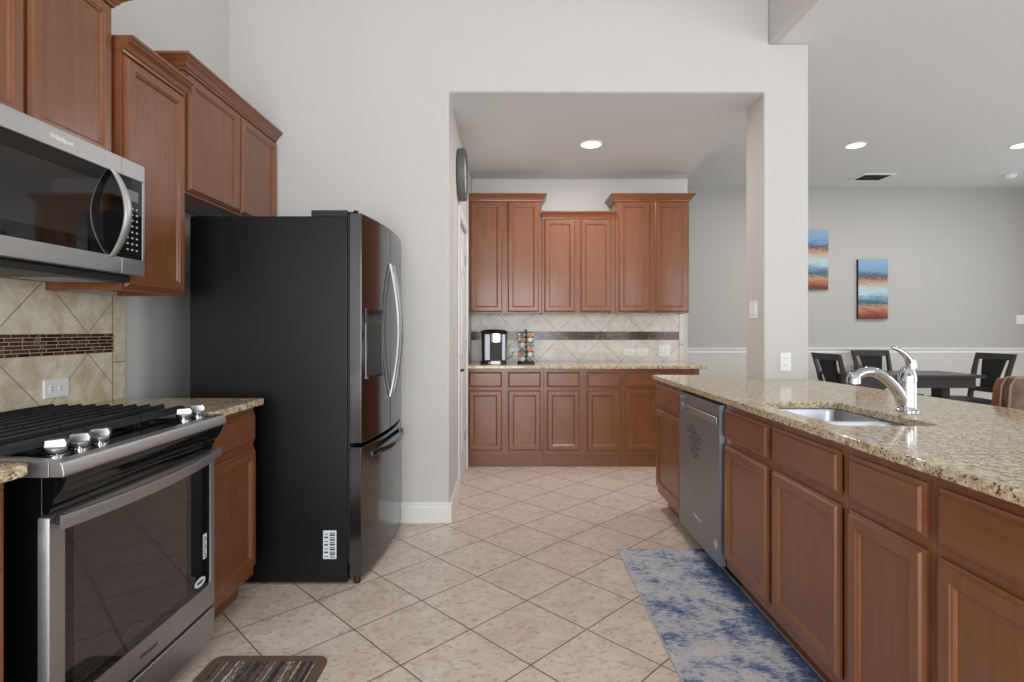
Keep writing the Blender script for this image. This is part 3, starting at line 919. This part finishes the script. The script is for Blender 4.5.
obj('handle', bm, plain('bright_steel_handle', rgb(205, 205, 204), 0.42, 1.0), t, smooth=True)

# ------------------------------------------------------------------ refrigerator
GY0, GY1 = 2.632, 3.484
gc = (GY0+GY1)/2; gh = (GY1-GY0)/2
t = thing('refrigerator', 'black stainless French-door refrigerator beside the opening', 'refrigerator', (-1.16, gc, 0))
obj('case', NB((-1.546, -0.786, GY0, GY1, 0.010, 1.78)), M['fridge_side'], t, 0.004)
bm = bmesh.new()
box(bm, -1.50, -0.83, GY0+0.03, GY1-0.03, 0.0, 0.0095)
obj('base_skid', bm, M['black_matte'], t)
def gx(y): return -0.718 + 0.022*(y-GY0)/(GY1-GY0) + 0.036*(1-((y-gc)/gh)**2)
def gdoor(y0, y1, z0, z1):
    n = 14
    pts = [(-0.777, y0)] + [(gx(y0+(y1-y0)*k/n), y0+(y1-y0)*k/n) for k in range(n+1)] + [(-0.777, y1)]
    bm = bmesh.new(); prism(bm, pts, 'Z', z0, z1); return bm
obj('gasket', NB((-0.7855, -0.7775, GY0+0.012, GY1-0.012, 0.09, 1.77)), M['black_matte'], t)
dl = obj('door', gdoor(GY0+0.002, gc-0.002, 0.682, 1.795), M['dark_steel'], t, 0.004, seg=2)
dr = obj('door', gdoor(gc+0.002, GY1-0.002, 0.682, 1.795), M['dark_steel'], t, 0.004, seg=2)
fz = obj('freezer_drawer', gdoor(GY0+0.002, GY1-0.002, 0.035, 0.662), M['dark_steel'], t, 0.004, seg=2)
for d, y in ((dl, gc-0.035), (dr, gc+0.035)):
    bm = bmesh.new(); loops = []
    for i in range(27):
        u = i/26; z = 0.862 + 0.735*u
        x = gx(y) + 0.002 + 0.048*math.sin(PI*u)**0.9
        w = 0.009
        loops.append([(x, y-w, z), (x+0.010, y-w, z), (x+0.014, y, z), (x+0.010, y+w, z), (x, y+w, z)])
    loft(bm, loops)
    obj('handle', bm, M['steel_handle'], d, smooth=True)
bm = bmesh.new(); loops = []
for i in range(27):
    u = i/26; y = GY0+0.10 + (GY1-GY0-0.20)*u
    x = gx(y) + 0.004 + 0.034*math.sin(PI*u)**0.6
    z = 0.608
    loops.append([(x, y, z-0.014), (x+0.010, y, z-0.012), (x+0.013, y, z), (x+0.010, y, z+0.012), (x, y, z+0.014)])
loft(bm, loops)
obj('handle', bm, M['dark_steel'], fz, smooth=True)
# dispenser
def curved(bm, y0, y1, z0, z1, d0, d1, n=6):
    pts = [(gx(y0+(y1-y0)*k/n)+d1, y0+(y1-y0)*k/n) for k in range(n+1)] + [(gx(y1-(y1-y0)*k/n)+d0, y1-(y1-y0)*k/n) for k in range(n+1)]
    prism(bm, pts, 'Z', z0, z1)
bm = bmesh.new(); curved(bm, 2.685, 2.885, 1.00, 1.26, 0.0003, 0.0015)
dp = obj('dispenser', bm, M['grey_matte'], dl)
bm = bmesh.new(); curved(bm, 2.675, 2.895, 1.262, 1.335, 0.0003, 0.010)
obj('dispenser_control', bm, M['black_gloss'], dl)
bm = bmesh.new()
curved(bm, 2.675, 2.684, 0.99, 1.261, 0.0003, 0.006); curved(bm, 2.886, 2.895, 0.99, 1.261, 0.0003, 0.006); curved(bm, 2.684, 2.886, 0.99, 0.999, 0.0003, 0.012)
obj('dispenser_frame', bm, M['dark_steel'], dl)
obj('hinge_cover', NB((-0.965, -0.79, GY0+0.012, GY0+0.075, 1.7805, 1.812)), M['black_matte'], t, 0.003)
bm = bmesh.new(); lathe(bm, [(0.012, 0), (0.012, 0.016)], (-0.752, GY0+0.03, 1.7955), 12); box(bm, -0.7895, -0.752, GY0+0.022, GY0+0.038, 1.7965, 1.806)
obj('hinge', bm, M['black_gloss'], t)
bm = bmesh.new(); lathe(bm, [(0.014, 0), (0.018, 0.012), (0.014, 0.034)], (-0.745, GY0+0.025, 0.0), 12)
obj('levelling_foot', bm, M['black_matte'], t)
bm = NB((-0.902, -0.838, GY0-0.0012, GY0-0.0002, 0.125, 0.262))
st = obj('rating_label', bm, M['sticker'], t)
bm = bmesh.new()
for k in range(11): box(bm, -0.870, -0.845, GY0-0.0018, GY0-0.0013, 0.132+k*0.0115, 0.137+k*0.0115+0.003*(k % 2))
for k in range(7): box(bm, -0.896, -0.878, GY0-0.0018, GY0-0.0013, 0.135+k*0.018, 0.139+k*0.018+0.004*(k % 2))
obj('printed_line', bm, M['dark_print'], st)

# ------------------------------------------------------------------ outlets and switches
def plate(face, plane, a, z, w, h, kind, label, gang=1, horizontal=False):
    f = F(face, plane)
    name, cat = ('wall_outlet', 'outlet') if kind == 'outlet' else ('light_switch', 'switch')
    r = thing(name, label, cat, f(a, z-h/2, 0))
    bm = bmesh.new(); panel(bm, f, a-w/2, a+w/2, z-h/2, z+h/2, [(0, 0.0003), (0, 0.003), (0.003, 0.006)])
    obj('cover_plate', bm, M['white_plastic'], r)
    if kind == 'outlet':
        for s in (-1, 1):
            ca, cz = (a+s*0.021, z) if horizontal else (a, z+s*0.021)
            bm = bmesh.new(); fbox(bm, f, ca-0.014, ca+0.014, cz-0.014, cz+0.014, 0.0061, 0.008)
            so = obj('socket', bm, M['white_plastic'], r, 0.002)
            bm = bmesh.new()
            for q in (-1, 1):
                if horizontal: fbox(bm, f, ca-0.006, ca+0.002, cz+q*0.006-0.0012, cz+q*0.006+0.0012, 0.0081, 0.0085)
                else: fbox(bm, f, ca+q*0.006-0.0012, ca+q*0.006+0.0012, cz-0.002, cz+0.006, 0.0081, 0.0085)
            obj('slot', bm, M['dark_slot'], so)
    else:
        for k in range(gang):
            ca = a + (k-(gang-1)/2)*0.046
            bm = bmesh.new(); panel(bm, f, ca-0.016, ca+0.016, z-0.033, z+0.033, [(0, 0.0061), (0, 0.008), (0.002, 0.010)])
            obj('rocker', bm, M['white_plastic'], r)
    return r
plate('+X', -1.7898, 2.146, 1.0, 0.118, 0.072, 'outlet', 'white outlet on the beige tile just behind the range', horizontal=True)
plate('-Y', 5.4798, 1.195, 1.010, 0.118, 0.072, 'outlet', 'left one of two side-by-side white outlets on the nook backsplash', horizontal=True)
plate('-Y', 5.4798, 1.330, 1.010, 0.118, 0.072, 'outlet', 'white outlet between its twin and the double switch on the nook backsplash', horizontal=True)
plate('-Y', 5.4798, 0.05, 1.010, 0.118, 0.072, 'outlet', 'white outlet between the coffee maker and the pod carousel', horizontal=True)
plate('-Y', 5.4798, 1.55, 1.022, 0.118, 0.118, 'switch', 'square double white switch at the right end of the nook backsplash', gang=2)
plate('-X', 1.6262, 3.638, 1.365, 0.118, 0.118, 'switch', 'white switch on the shaded side of the pillar in the opening', gang=2)
plate('-Y', 3.4898, 1.762, 1.025, 0.072, 0.118, 'outlet', 'white outlet low on the pillar above the island countertop')
plate('-Y', 7.0398, 6.60, 1.365, 0.118, 0.118, 'switch', 'white switch plate at the right end of the dining wall', gang=2)
for a, lb in ((-0.27, 'tiny white hook-shaped piece on the tile above the coffee maker'), (1.19, 'tiny white hook-shaped piece on the tile below the right-hand nook cabinet')):
    bm = bmesh.new(); f = F('-Y', 5.4798)  # small white pieces built in a hook shape
    fbox(bm, f, a-0.008, a+0.008, 1.30, 1.335, 0.0, 0.004); fbox(bm, f, a-0.004, a+0.004, 1.302, 1.310, 0.004, 0.014); fbox(bm, f, a-0.004, a+0.004, 1.310, 1.318, 0.010, 0.014)
    tag(obj('white_tile_piece', bm, M['white_plastic'], None, 0.001), lb, 'hook')

# ------------------------------------------------------------------ recessed lights, vent, detector
def can(x, y, z, label, power):
    r = thing('recessed_light', label, 'ceiling light', (x, y, z), 0, 'recessed ceiling lights')
    bm = bmesh.new()
    ring = [(0.102, -0.0005), (0.100, -0.006), (0.082, -0.008), (0.080, -0.0005)]
    lathe(bm, ring + [ring[0]], (x, y, z), 32, cap0=False, cap1=False)
    obj('trim_ring', bm, M['white_plastic'], r, smooth=True)
    bm = bmesh.new(); lathe(bm, [(0.0795, -0.0005), (0.0795, -0.004)], (x, y, z), 32)
    obj('lens', bm, M['lamp'], r)
    area_light('lamp_light', (0, 0, -0.012), (0, 0, 0), 0.15, 0, power, (1.0, 0.97, 0.93), 'DISK', r)
can(0.665, 4.47, NZ, 'round recessed light lit in the nook ceiling', 16)
can(3.43, 5.41, DZ, 'round recessed light lit in the dining ceiling beside the pillar', 20)
can(5.08, 5.41, DZ, 'round recessed light lit in the dining ceiling at the right edge', 20)
for x, y in ((-0.55, 0.6), (0.95, 0.6), (-0.55, 2.3), (0.95, 2.3)):  # out-of-view kitchen cans, added for extra light from above
    k_ = can(x, y, CZ, 'unseen recessed light added high in the tall kitchen ceiling', 2.0)
t = thing('ceiling_vent', 'square louvred air vent in the dining ceiling', 'vent', (4.34, 6.54, DZ))
bm = bmesh.new()
for b in ((4.15, 4.53, 6.38, 6.41), (4.15, 4.53, 6.67, 6.70), (4.15, 4.18, 6.41, 6.67), (4.50, 4.53, 6.41, 6.67)): box(bm, *b, DZ-0.012, DZ-0.0005)
obj('frame', bm, M['white_plastic'], t)
obj('backing', NB((4.18, 4.50, 6.41, 6.67, DZ-0.003, DZ-0.0006)), M['dark_slot'], t)
bm = bmesh.new()
for k in range(7): box(bm, 4.18, 4.50, 6.43+k*0.035, 6.438+k*0.035, DZ-0.008, DZ-0.0032)
obj('louvres', bm, M['grey_matte'], t)
t = thing('smoke_detector', 'round white smoke detector on the dining ceiling', 'smoke detector', (5.92, 6.45, DZ))
bm = bmesh.new(); lathe(bm, [(0.07, -0.0005), (0.07, -0.012), (0.062, -0.014)], (5.92, 6.45, DZ), 24); obj('mounting_ring', bm, M['white_plastic'], t, smooth=True)
bm = bmesh.new(); lathe(bm, [(0.060, -0.0142), (0.056, -0.034), (0.03, -0.042)], (5.92, 6.45, DZ), 24); obj('cap', bm, M['white_plastic'], t, smooth=True)

# ------------------------------------------------------------------ clock
t = thing('wall_clock', 'round dark grey wall clock above the white door', 'clock', (-0.389, 4.12, 2.40))
bm = bmesh.new(); lathe(bm, [(0.165, 0.0), (0.190, 0.004), (0.196, 0.030), (0.190, 0.058), (0.180, 0.062), (0.170, 0.058), (0.165, 0.045)], (-0.3895, 4.12, 2.40), 48, 'X', cap1=False)
bm2 = bm
obj('rim', bm2, plain('grey_clock_rim', rgb(104, 104, 102), 0.5), t, smooth=True)
bm = bmesh.new(); lathe(bm, [(0.1645, 0.040), (0.1645, 0.0445)], (-0.3895, 4.12, 2.40), 48, 'X'); fc = obj('face', bm, M['white_plastic'], t)
bm = NB((-0.344, -0.342, 4.115, 4.125, 2.40, 2.51), (-0.344, -0.342, 4.12, 4.20, 2.395, 2.405)); obj('hand', bm, M['black_matte'], fc)

# ------------------------------------------------------------------ coffee maker and pod carousel
kx, ky, kz = -0.150, 5.12, 0.914
t = thing('coffee_maker', 'silver and black pod coffee maker on the nook countertop', 'coffee maker', (kx, ky, kz))
bm = bmesh.new(); prism(bm, rrect(kx-0.125, kx+0.115, ky-0.12, ky+0.13, 0.05), 'Z', kz+0.0005, kz+0.028); obj('base', bm, M['black_gloss'], t, 0.003)
bm = bmesh.new()
loft(bm, [[(x, y, z) for x, y in rrect(kx-hw, kx+hw, ky+0.0, ky+0.13, 0.04)] for z, hw in ((kz+0.0285, 0.115), (kz+0.29, 0.122))]); obj('rear_housing', bm, M['grey_matte'], t, smooth=True)
bm = bmesh.new()
box(bm, kx-0.088, kx-0.030, ky-0.105, ky-0.0005, kz+0.0285, kz+0.285)
obj('side_column', bm, M['steel_z'], t, 0.012, seg=3)
bm = bmesh.new(); box(bm, kx+0.068, kx+0.112, ky-0.085, ky-0.0005, kz+0.0285, kz+0.285); obj('side_column', bm, M['steel_z'], t, 0.012, seg=3)
obj('cup_recess', NB((kx-0.029, kx+0.067, ky-0.06, ky-0.0005, kz+0.0285, kz+0.20)), M['black_matte'], t, 0.003)
bm = bmesh.new(); prism(bm, rrect(kx-0.029, kx+0.067, ky-0.11, ky-0.0005, 0.02), 'Z', kz+0.2005, kz+0.285); obj('brew_head', bm, M['chrome'], t, 0.005)
bm = bmesh.new()
loft(bm, [[(x, y, z) for x, y in rrect(kx-hw, kx+hw, ky-hd, ky+0.13, 0.04)] for z, hw, hd in ((kz+0.2905, 0.128, 0.115), (kz+0.300, 0.132, 0.118), (kz+0.315, 0.105, 0.10), (kz+0.322, 0.05, 0.06))])
obj('lid', bm, M['black_gloss'], t, smooth=True)
obj('drip_tray', NB((kx-0.026, kx+0.064, ky-0.145, ky-0.062, kz+0.0006, kz+0.034)), M['steel'], t, 0.004)
bm = bmesh.new(); tube(bm, smooth_path([(kx+0.10, ky+0.09, kz+0.035), (kx+0.17, ky+0.22, kz+0.06), (0.02, 5.40, kz+0.085), (0.045, 5.452, kz+0.097), (0.045, 5.470, kz+0.097)]), 0.004, 6); obj('power_cord', bm, M['black_matte'], t, smooth=True)

px, py = 0.150, 5.11
t = thing('pod_carousel', 'black wire pod carousel beside the coffee maker', 'pod holder', (px, py, kz))
bm = bmesh.new(); lathe(bm, [(0.082, 0.0005), (0.082, 0.012), (0.075, 0.018)], (px, py, kz), 24); obj('base', bm, M['black_matte'], t, smooth=True)
bm = bmesh.new(); tube(bm, [(px, py, kz+0.018), (px, py, kz+0.30)], 0.006, 8)
lathe(bm, [(0.006, 0.30), (0.012, 0.308), (0.010, 0.318), (0.004, 0.322)], (px, py, kz), 12); obj('centre_rod', bm, M['black_matte'], t, smooth=True)
bm = bmesh.new()
pod_spots = []
for c in range(6):
    a = -PI/2 + (c-1.5)*PI/3
    for s in (-1, 1):
        aa = a + s*0.36
        tube(bm, [(px+0.070*math.cos(aa), py+0.070*math.sin(aa), kz+0.0185), (px+0.070*math.cos(aa), py+0.070*math.sin(aa), kz+0.292)], 0.0018, 6)
    if c < 4:
        for r in range(6): pod_spots.append((a, kz+0.045+r*0.045, (r*2+c) % 3, r, c))
for z in (0.0205, 0.1125, 0.2025, 0.2925):
    tube(bm, [(px+0.070*math.cos(2*PI*k/24), py+0.070*math.sin(2*PI*k/24), kz+z) for k in range(25)], 0.0018, 6)
obj('wire_frame', bm, M['black_matte'], t)
pod_cols = [plain('orange_pod_lid', rgb(196, 122, 66), 0.4), plain('white_pod_lid', rgb(216, 208, 198), 0.4), plain('grey_pod_lid', rgb(122, 112, 120), 0.4)]
pod_names = ['orange-lidded', 'white-lidded', 'grey-lidded']
pod_mesh = {}
for k in range(3):
    b = bmesh.new(); lathe(b, [(0.016, -0.036), (0.0195, -0.004)], (0, 0, 0), 14, 'X'); bmesh.ops.recalc_face_normals(b, faces=b.faces)
    m1 = bpy.data.meshes.new('pod_cup'); b.to_mesh(m1); b.free(); m1.materials.append(M['white_plastic'])
    b = bmesh.new(); lathe(b, [(0.0202, -0.0038), (0.0202, -0.0005), (0.019, 0.0)], (0, 0, 0), 14, 'X'); bmesh.ops.recalc_face_normals(b, faces=b.faces)
    m2 = bpy.data.meshes.new('pod_lid'); b.to_mesh(m2); b.free(); m2.materials.append(pod_cols[k])
    pod_mesh[k] = (m1, m2)
for a, z, k, r, c in pod_spots:
    p = thing('coffee_pod', pod_names[k]+' coffee pod in the wire carousel', 'coffee pod', (px+0.074*math.cos(a), py+0.074*math.sin(a), z), a, pod_names[k]+' pods in the carousel')
    for nm, me in zip(('cup', 'lid'), pod_mesh[k]):
        o = bpy.data.objects.new(nm, me); C.objects.link(o); o.parent = p

# ------------------------------------------------------------------ rugs
def blue_rug():
    t = NT('distressed_blue_rug', 0.95, 0, rgb(150, 155, 170))
    p = t.pos()
    P = t.sep(p)
    n1 = t.noise(t.mapping(p, (0.9, 1.0, 1), (0,0,0), (2.3,0.6,0)), 5.5, 9, 0.80, 0.15)
    n2 = t.noise(t.mapping(p, (0.6, 1.6, 1)), 60, 4, 0.8)
    edge = t.math('MULTIPLY', t.math('SUBTRACT', P[0], 0.96), 1.5)
    edge = t.math('MAXIMUM', edge, 0.0)
    f = t.math('ADD', t.math('ADD', n1, t.math('MULTIPLY', t.math('SUBTRACT', n2, 0.5), 0.62)), edge)
    c = t.ramp(f, [(0.36, rgb(206, 198, 192)), (0.47, rgb(192, 190, 196)), (0.53, rgb(160, 166, 184)), (0.585, rgb(104, 118, 152)), (0.66, rgb(66, 92, 132)), (0.82, rgb(52, 78, 108))])
    br = t.ramp(t.noise(t.mapping(p, (1,1,1), (0,0,0), (5,2,1)), 20, 4, 0.8), [(0.60, (0,0,0,1)), (0.70, (1,1,1,1))])
    c = t.mix(t.math('MULTIPLY', br, 0.6), c, rgb(128, 116, 112))
    t.col(c); t.bump(n2, 0.5, 0.003)
    return t.m
M['blue_rug'] = blue_rug()
M['rug_binding'] = plain('pale_rug_binding', rgb(178, 182, 190), 0.9)
t = thing('runner_rug', 'distressed blue and grey runner rug along the island', 'rug', (0.865, 2.1, 0))
bm = bmesh.new(); prism(bm, [(0.606, 1.10), (1.094, 1.10), (1.086, 3.045), (0.602, 3.045)], 'Z', 0.0006, 0.007); obj('pile', bm, M['blue_rug'], t)
bm = bmesh.new()
box(bm, 0.598, 0.6055, 1.095, 3.05, 0.0006, 0.0065); box(bm, 1.0945, 1.0985, 1.095, 3.05, 0.0006, 0.0065); obj('binding', bm, M['rug_binding'], t)

def mat_stripes():
    t = NT('striped_brown_mat', 0.95, 0, rgb(90, 74, 66))
    p = t.pos(); P = t.sep(p)
    n = t.noise(t.comb(P[0], t.math('MULTIPLY', P[1], 0.004), 0), 75, 2, 0.6)
    dash = t.noise(t.mapping(p, (1, 0.35, 1)), 120, 3, 0.8)
    c = t.ramp(t.math('ADD', n, t.math('MULTIPLY', t.math('SUBTRACT', dash, 0.5), 0.5)), [(0.36, rgb(40, 34, 34)), (0.44, rgb(74, 66, 68)), (0.50, rgb(112, 96, 84)), (0.57, rgb(84, 66, 54)), (0.66, rgb(190, 180, 168))])
    t.col(c); t.bump(dash, 0.5, 0.003); return t.m
M['mat'] = mat_stripes()
def mat_border():
    t = NT('brown_mat_border', 0.95, 0, rgb(98, 76, 64)); n = t.noise(t.pos(), 160, 4, 0.8)
    t.col(t.ramp(n, [(0.3, rgb(72, 54, 46)), (0.7, rgb(120, 96, 82))])); t.bump(n, 0.6, 0.003); return t.m
M['mat_border'] = mat_border()
t = thing('door_mat', 'brown striped kitchen mat with rounded corners before the range', 'mat', (-0.885, 1.65, 0))
bm = bmesh.new(); prism(bm, rrect(-1.105, -0.675, 1.28, 2.045, 0.04, 6), 'Z', 0.0006, 0.008); obj('border', bm, M['mat_border'], t)
bm = bmesh.new(); prism(bm, rrect(-1.065, -0.715, 1.32, 2.005, 0.015, 4), 'Z', 0.0082, 0.0105); obj('striped_field', bm, M['mat'], t)

# ------------------------------------------------------------------ paintings
def canvas(seed):
    t = NT('abstract_canvas', 0.6, 0, rgb(150, 170, 190))
    p = t.obj(); P = t.sep(p)
    n = t.noise(t.mapping(p, (1, 1, 3), (0,0,0), (seed, seed*2, 0)), 6, 6, 0.7)
    fine = t.noise(t.mapping(p, (1, 1, 4), (0,0,0), (seed*3, 0, 0)), 22, 4, 0.75)
    z = t.math('ADD', t.math('DIVIDE', P[2], 0.765), t.math('ADD', t.math('MULTIPLY', t.math('SUBTRACT', n, 0.5), 0.26), t.math('MULTIPLY', t.math('SUBTRACT', fine, 0.5), 0.24)))
    c = t.ramp(z, [(0.02, rgb(96, 48, 40)), (0.11, rgb(160, 84, 62)), (0.20, rgb(176, 146, 116)), (0.26, rgb(48, 82, 104)), (0.36, rgb(112, 150, 172)), (0.46, rgb(178, 202, 210)), (0.58, rgb(176, 166, 152)), (0.65, rgb(176, 128, 92)), (0.71, rgb(58, 72, 98)), (0.80, rgb(108, 148, 184)), (0.95, rgb(134, 166, 196))])
    t.col(c); return t.m
for (x0, z0, lb, sd) in ((4.475, 1.372, 'abstract blue and orange canvas fully in view on the dining wall', 1.3), (3.71, 1.750, 'abstract blue and orange canvas half hidden by the pillar, hung higher', 4.7)):
    t = thing('canvas_painting', lb, 'painting', (x0, 7.035, z0), 0, 'pair of canvases on the dining wall')
    obj('stretcher_frame', NB((x0, x0+0.38, 7.006, 7.0395, z0, z0+0.765)), M['black_matte'], t)
    obj('painted_canvas', NB((x0+0.002, x0+0.38, 7.002, 7.0058, z0, z0+0.765)), canvas(sd), t)

# ------------------------------------------------------------------ dining set
t = thing('dining_table', 'dark wood dining table in the dining room', 'table', (4.25, 5.98, 0))
obj('tabletop', NB((3.56, 4.95, 5.66, 6.30, 0.728, 0.76)), M['espresso'], t, 0.004)
obj('apron', NB((3.62, 4.89, 5.72, 5.745, 0.62, 0.7275), (3.62, 4.89, 6.215, 6.24, 0.62, 0.7275), (3.62, 3.645, 5.745, 6.215, 0.62, 0.7275), (4.865, 4.89, 5.745, 6.215, 0.62, 0.7275)), M['espresso'], t)
for x in (3.98, 4.68): obj('leg', NB((x, x+0.085, 5.90, 6.06, 0.0, 0.6195)), M['espresso'], t, 0.004)

def dining_chair(x, y, rz, label):
    # chair faces local +Y, back at -Y; x right
    r = thing('dining_chair', label, 'chair', (x, y, 0), rz, 'dining chairs around the table')
    P = lambda bm, nm, m, bv=0.003: obj(nm, bm, m, r, bv, local=True)
    bm = bmesh.new(); prism(bm, rrect(-0.23, 0.23, -0.20, 0.24, 0.03), 'Z', 0.44, 0.485); P(bm, 'seat', M['black_leather'], 0.012)
    P(NB((-0.22, 0.22, -0.19, 0.23, 0.39, 0.4395)), 'seat_frame', M['espresso'])
    for sx in (-1, 1):
        P(NB((sx*0.20-0.018, sx*0.20+0.018, 0.185, 0.221, 0, 0.3895)), 'leg', M['espresso'])
        # rear leg runs on as a back post, raking backwards
        b = bmesh.new()
        pts = [(-0.22, 0.0, 0.015), (-0.235, 0.40, 0.019), (-0.245, 0.49, 0.020), (-0.31, 0.80, 0.019), (-0.36, 0.975, 0.017)]
        loops = []
        for (yy, zz, w) in pts:
            xx = sx*(0.195 + (0.03 if zz > 0.5 else 0.0)*((zz-0.5)/0.5 if zz > 0.5 else 0))
            loops.append([(xx-w, yy-w, zz), (xx+w, yy-w, zz), (xx+w, yy+w, zz), (xx-w, yy+w, zz)])
        loft(b, loops); P(b, 'rear_leg', M['espresso'], 0.002)
    def slab_y(zz): 
        return -0.245 + (zz-0.49)/(0.975-0.49)*(-0.115)
    def back_piece(x0, x1, z0, z1, x0t=None, x1t=None, th=0.014):
        b = bmesh.new(); x0t = x0 if x0t is None else x0t; x1t = x1 if x1t is None else x1t
        loops = []
        for k in range(5):
            u = k/4; z = z0+(z1-z0)*u; a0 = x0+(x0t-x0)*u; a1 = x1+(x1t-x1)*u; y0 = slab_y(z)
            loops.append([(a0, y0-th, z), (a1, y0-th, z), (a1, y0+th, z), (a0, y0+th, z)])
        loft(b, loops); return b
    P(back_piece(-0.205, 0.205, 0.905, 0.975), 'top_rail', M['espresso'])
    P(back_piece(-0.19, 0.19, 0.55, 0.60), 'lower_rail', M['espresso'])
    P(back_piece(-0.085, 0.085, 0.601, 0.904, -0.14, 0.14), 'back_splat', M['black_leather'])
    return r
dining_chair(3.81, 5.98, -PI/2+0.05, 'dark wood dining chair at the left end of the table near the pillar')
dining_chair(4.56, 6.52, PI+0.05, 'dark wood dining chair on the far side of the table, seen behind the faucet')
dining_chair(4.97, 5.98, PI/2, 'dark wood dining chair at the right end of the table')

# ------------------------------------------------------------------ leather counter stools
def stool(x, y, rz, label):
    r = thing('counter_stool', label, 'stool', (x, y, 0), rz, 'brown leather stools beyond the island')
    P = lambda bm, nm, m, bv=0.0, sm=False: obj(nm, bm, m, r, bv, sm, 3, local=True)
    bm = bmesh.new(); loft(bm, [[(a, b, z) for a, b in rrect(-w, w, -w, w, 0.06)] for z, w in ((0.60, 0.21), (0.62, 0.225), (0.665, 0.225), (0.685, 0.20))]); P(bm, 'seat', M['leather'], sm=True)
    for sx in (-1, 1):
        for sy in (-1, 1):
            bm = bmesh.new(); loft(bm, [[(sx*a-0.018, sy*a-0.018, z), (sx*a+0.018, sy*a-0.018, z), (sx*a+0.018, sy*a+0.018, z), (sx*a-0.018, sy*a+0.018, z)] for a, z in ((0.205, 0), (0.17, 0.599))])
            P(bm, 'leg', M['espresso'], 0.002)
    bm = bmesh.new()
    for s in (-1, 1):
        box(bm, -0.17, 0.17, s*0.19-0.012, s*0.19+0.012, 0.20, 0.23)
    P(bm, 'footrest', M['espresso'], 0.002)
    def back(bm, y0, y1, ins):
        loops = []
        for k in range(9):
            u = k/8; z = 0.66 + ins + (0.352-2*ins)*u
            hw = (0.17 + 0.055*u**0.7) - ins
            if u > 0.9: hw -= 0.02
            lean = -0.06*u
            loops.append([(a, b+lean, z) for a, b in rrect(-hw, hw, y0, y1, min(0.014, (y1-y0)/2.2), 3)])
        loft(bm, loops)
    bm = bmesh.new(); back(bm, -0.235, -0.200, 0); P(bm, 'backrest', M['leather'], sm=True)
    bm = bmesh.new(); back(bm, -0.1995, -0.150, 0.006); P(bm, 'back_cushion', M['leather_edge'], sm=True)
    for yy in (-0.236, -0.200):
        pts = [(-0.17, yy, 0.68)] + [(-(0.17+0.055*u**0.7)-0.001, yy-0.06*u, 0.66+0.352*u) for u in (0.3, 0.6, 0.9)] + [((-0.20), yy-0.06, 1.014), (0.20, yy-0.06, 1.014)] + [((0.17+0.055*u**0.7)+0.001, yy-0.06*u, 0.66+0.352*u) for u in (0.9, 0.6, 0.3)] + [(0.17, yy, 0.68)]
        bm = bmesh.new(); tube(bm, pts, 0.005, 6); P(bm, 'piping', M['welt'], sm=True)
    return r
stool(2.43, 2.80, 0.20, 'brown leather counter stool nearest the granite island edge')
stool(3.08, 3.12, 0.20, 'brown leather counter stool cut off by the right edge, behind the other stool')
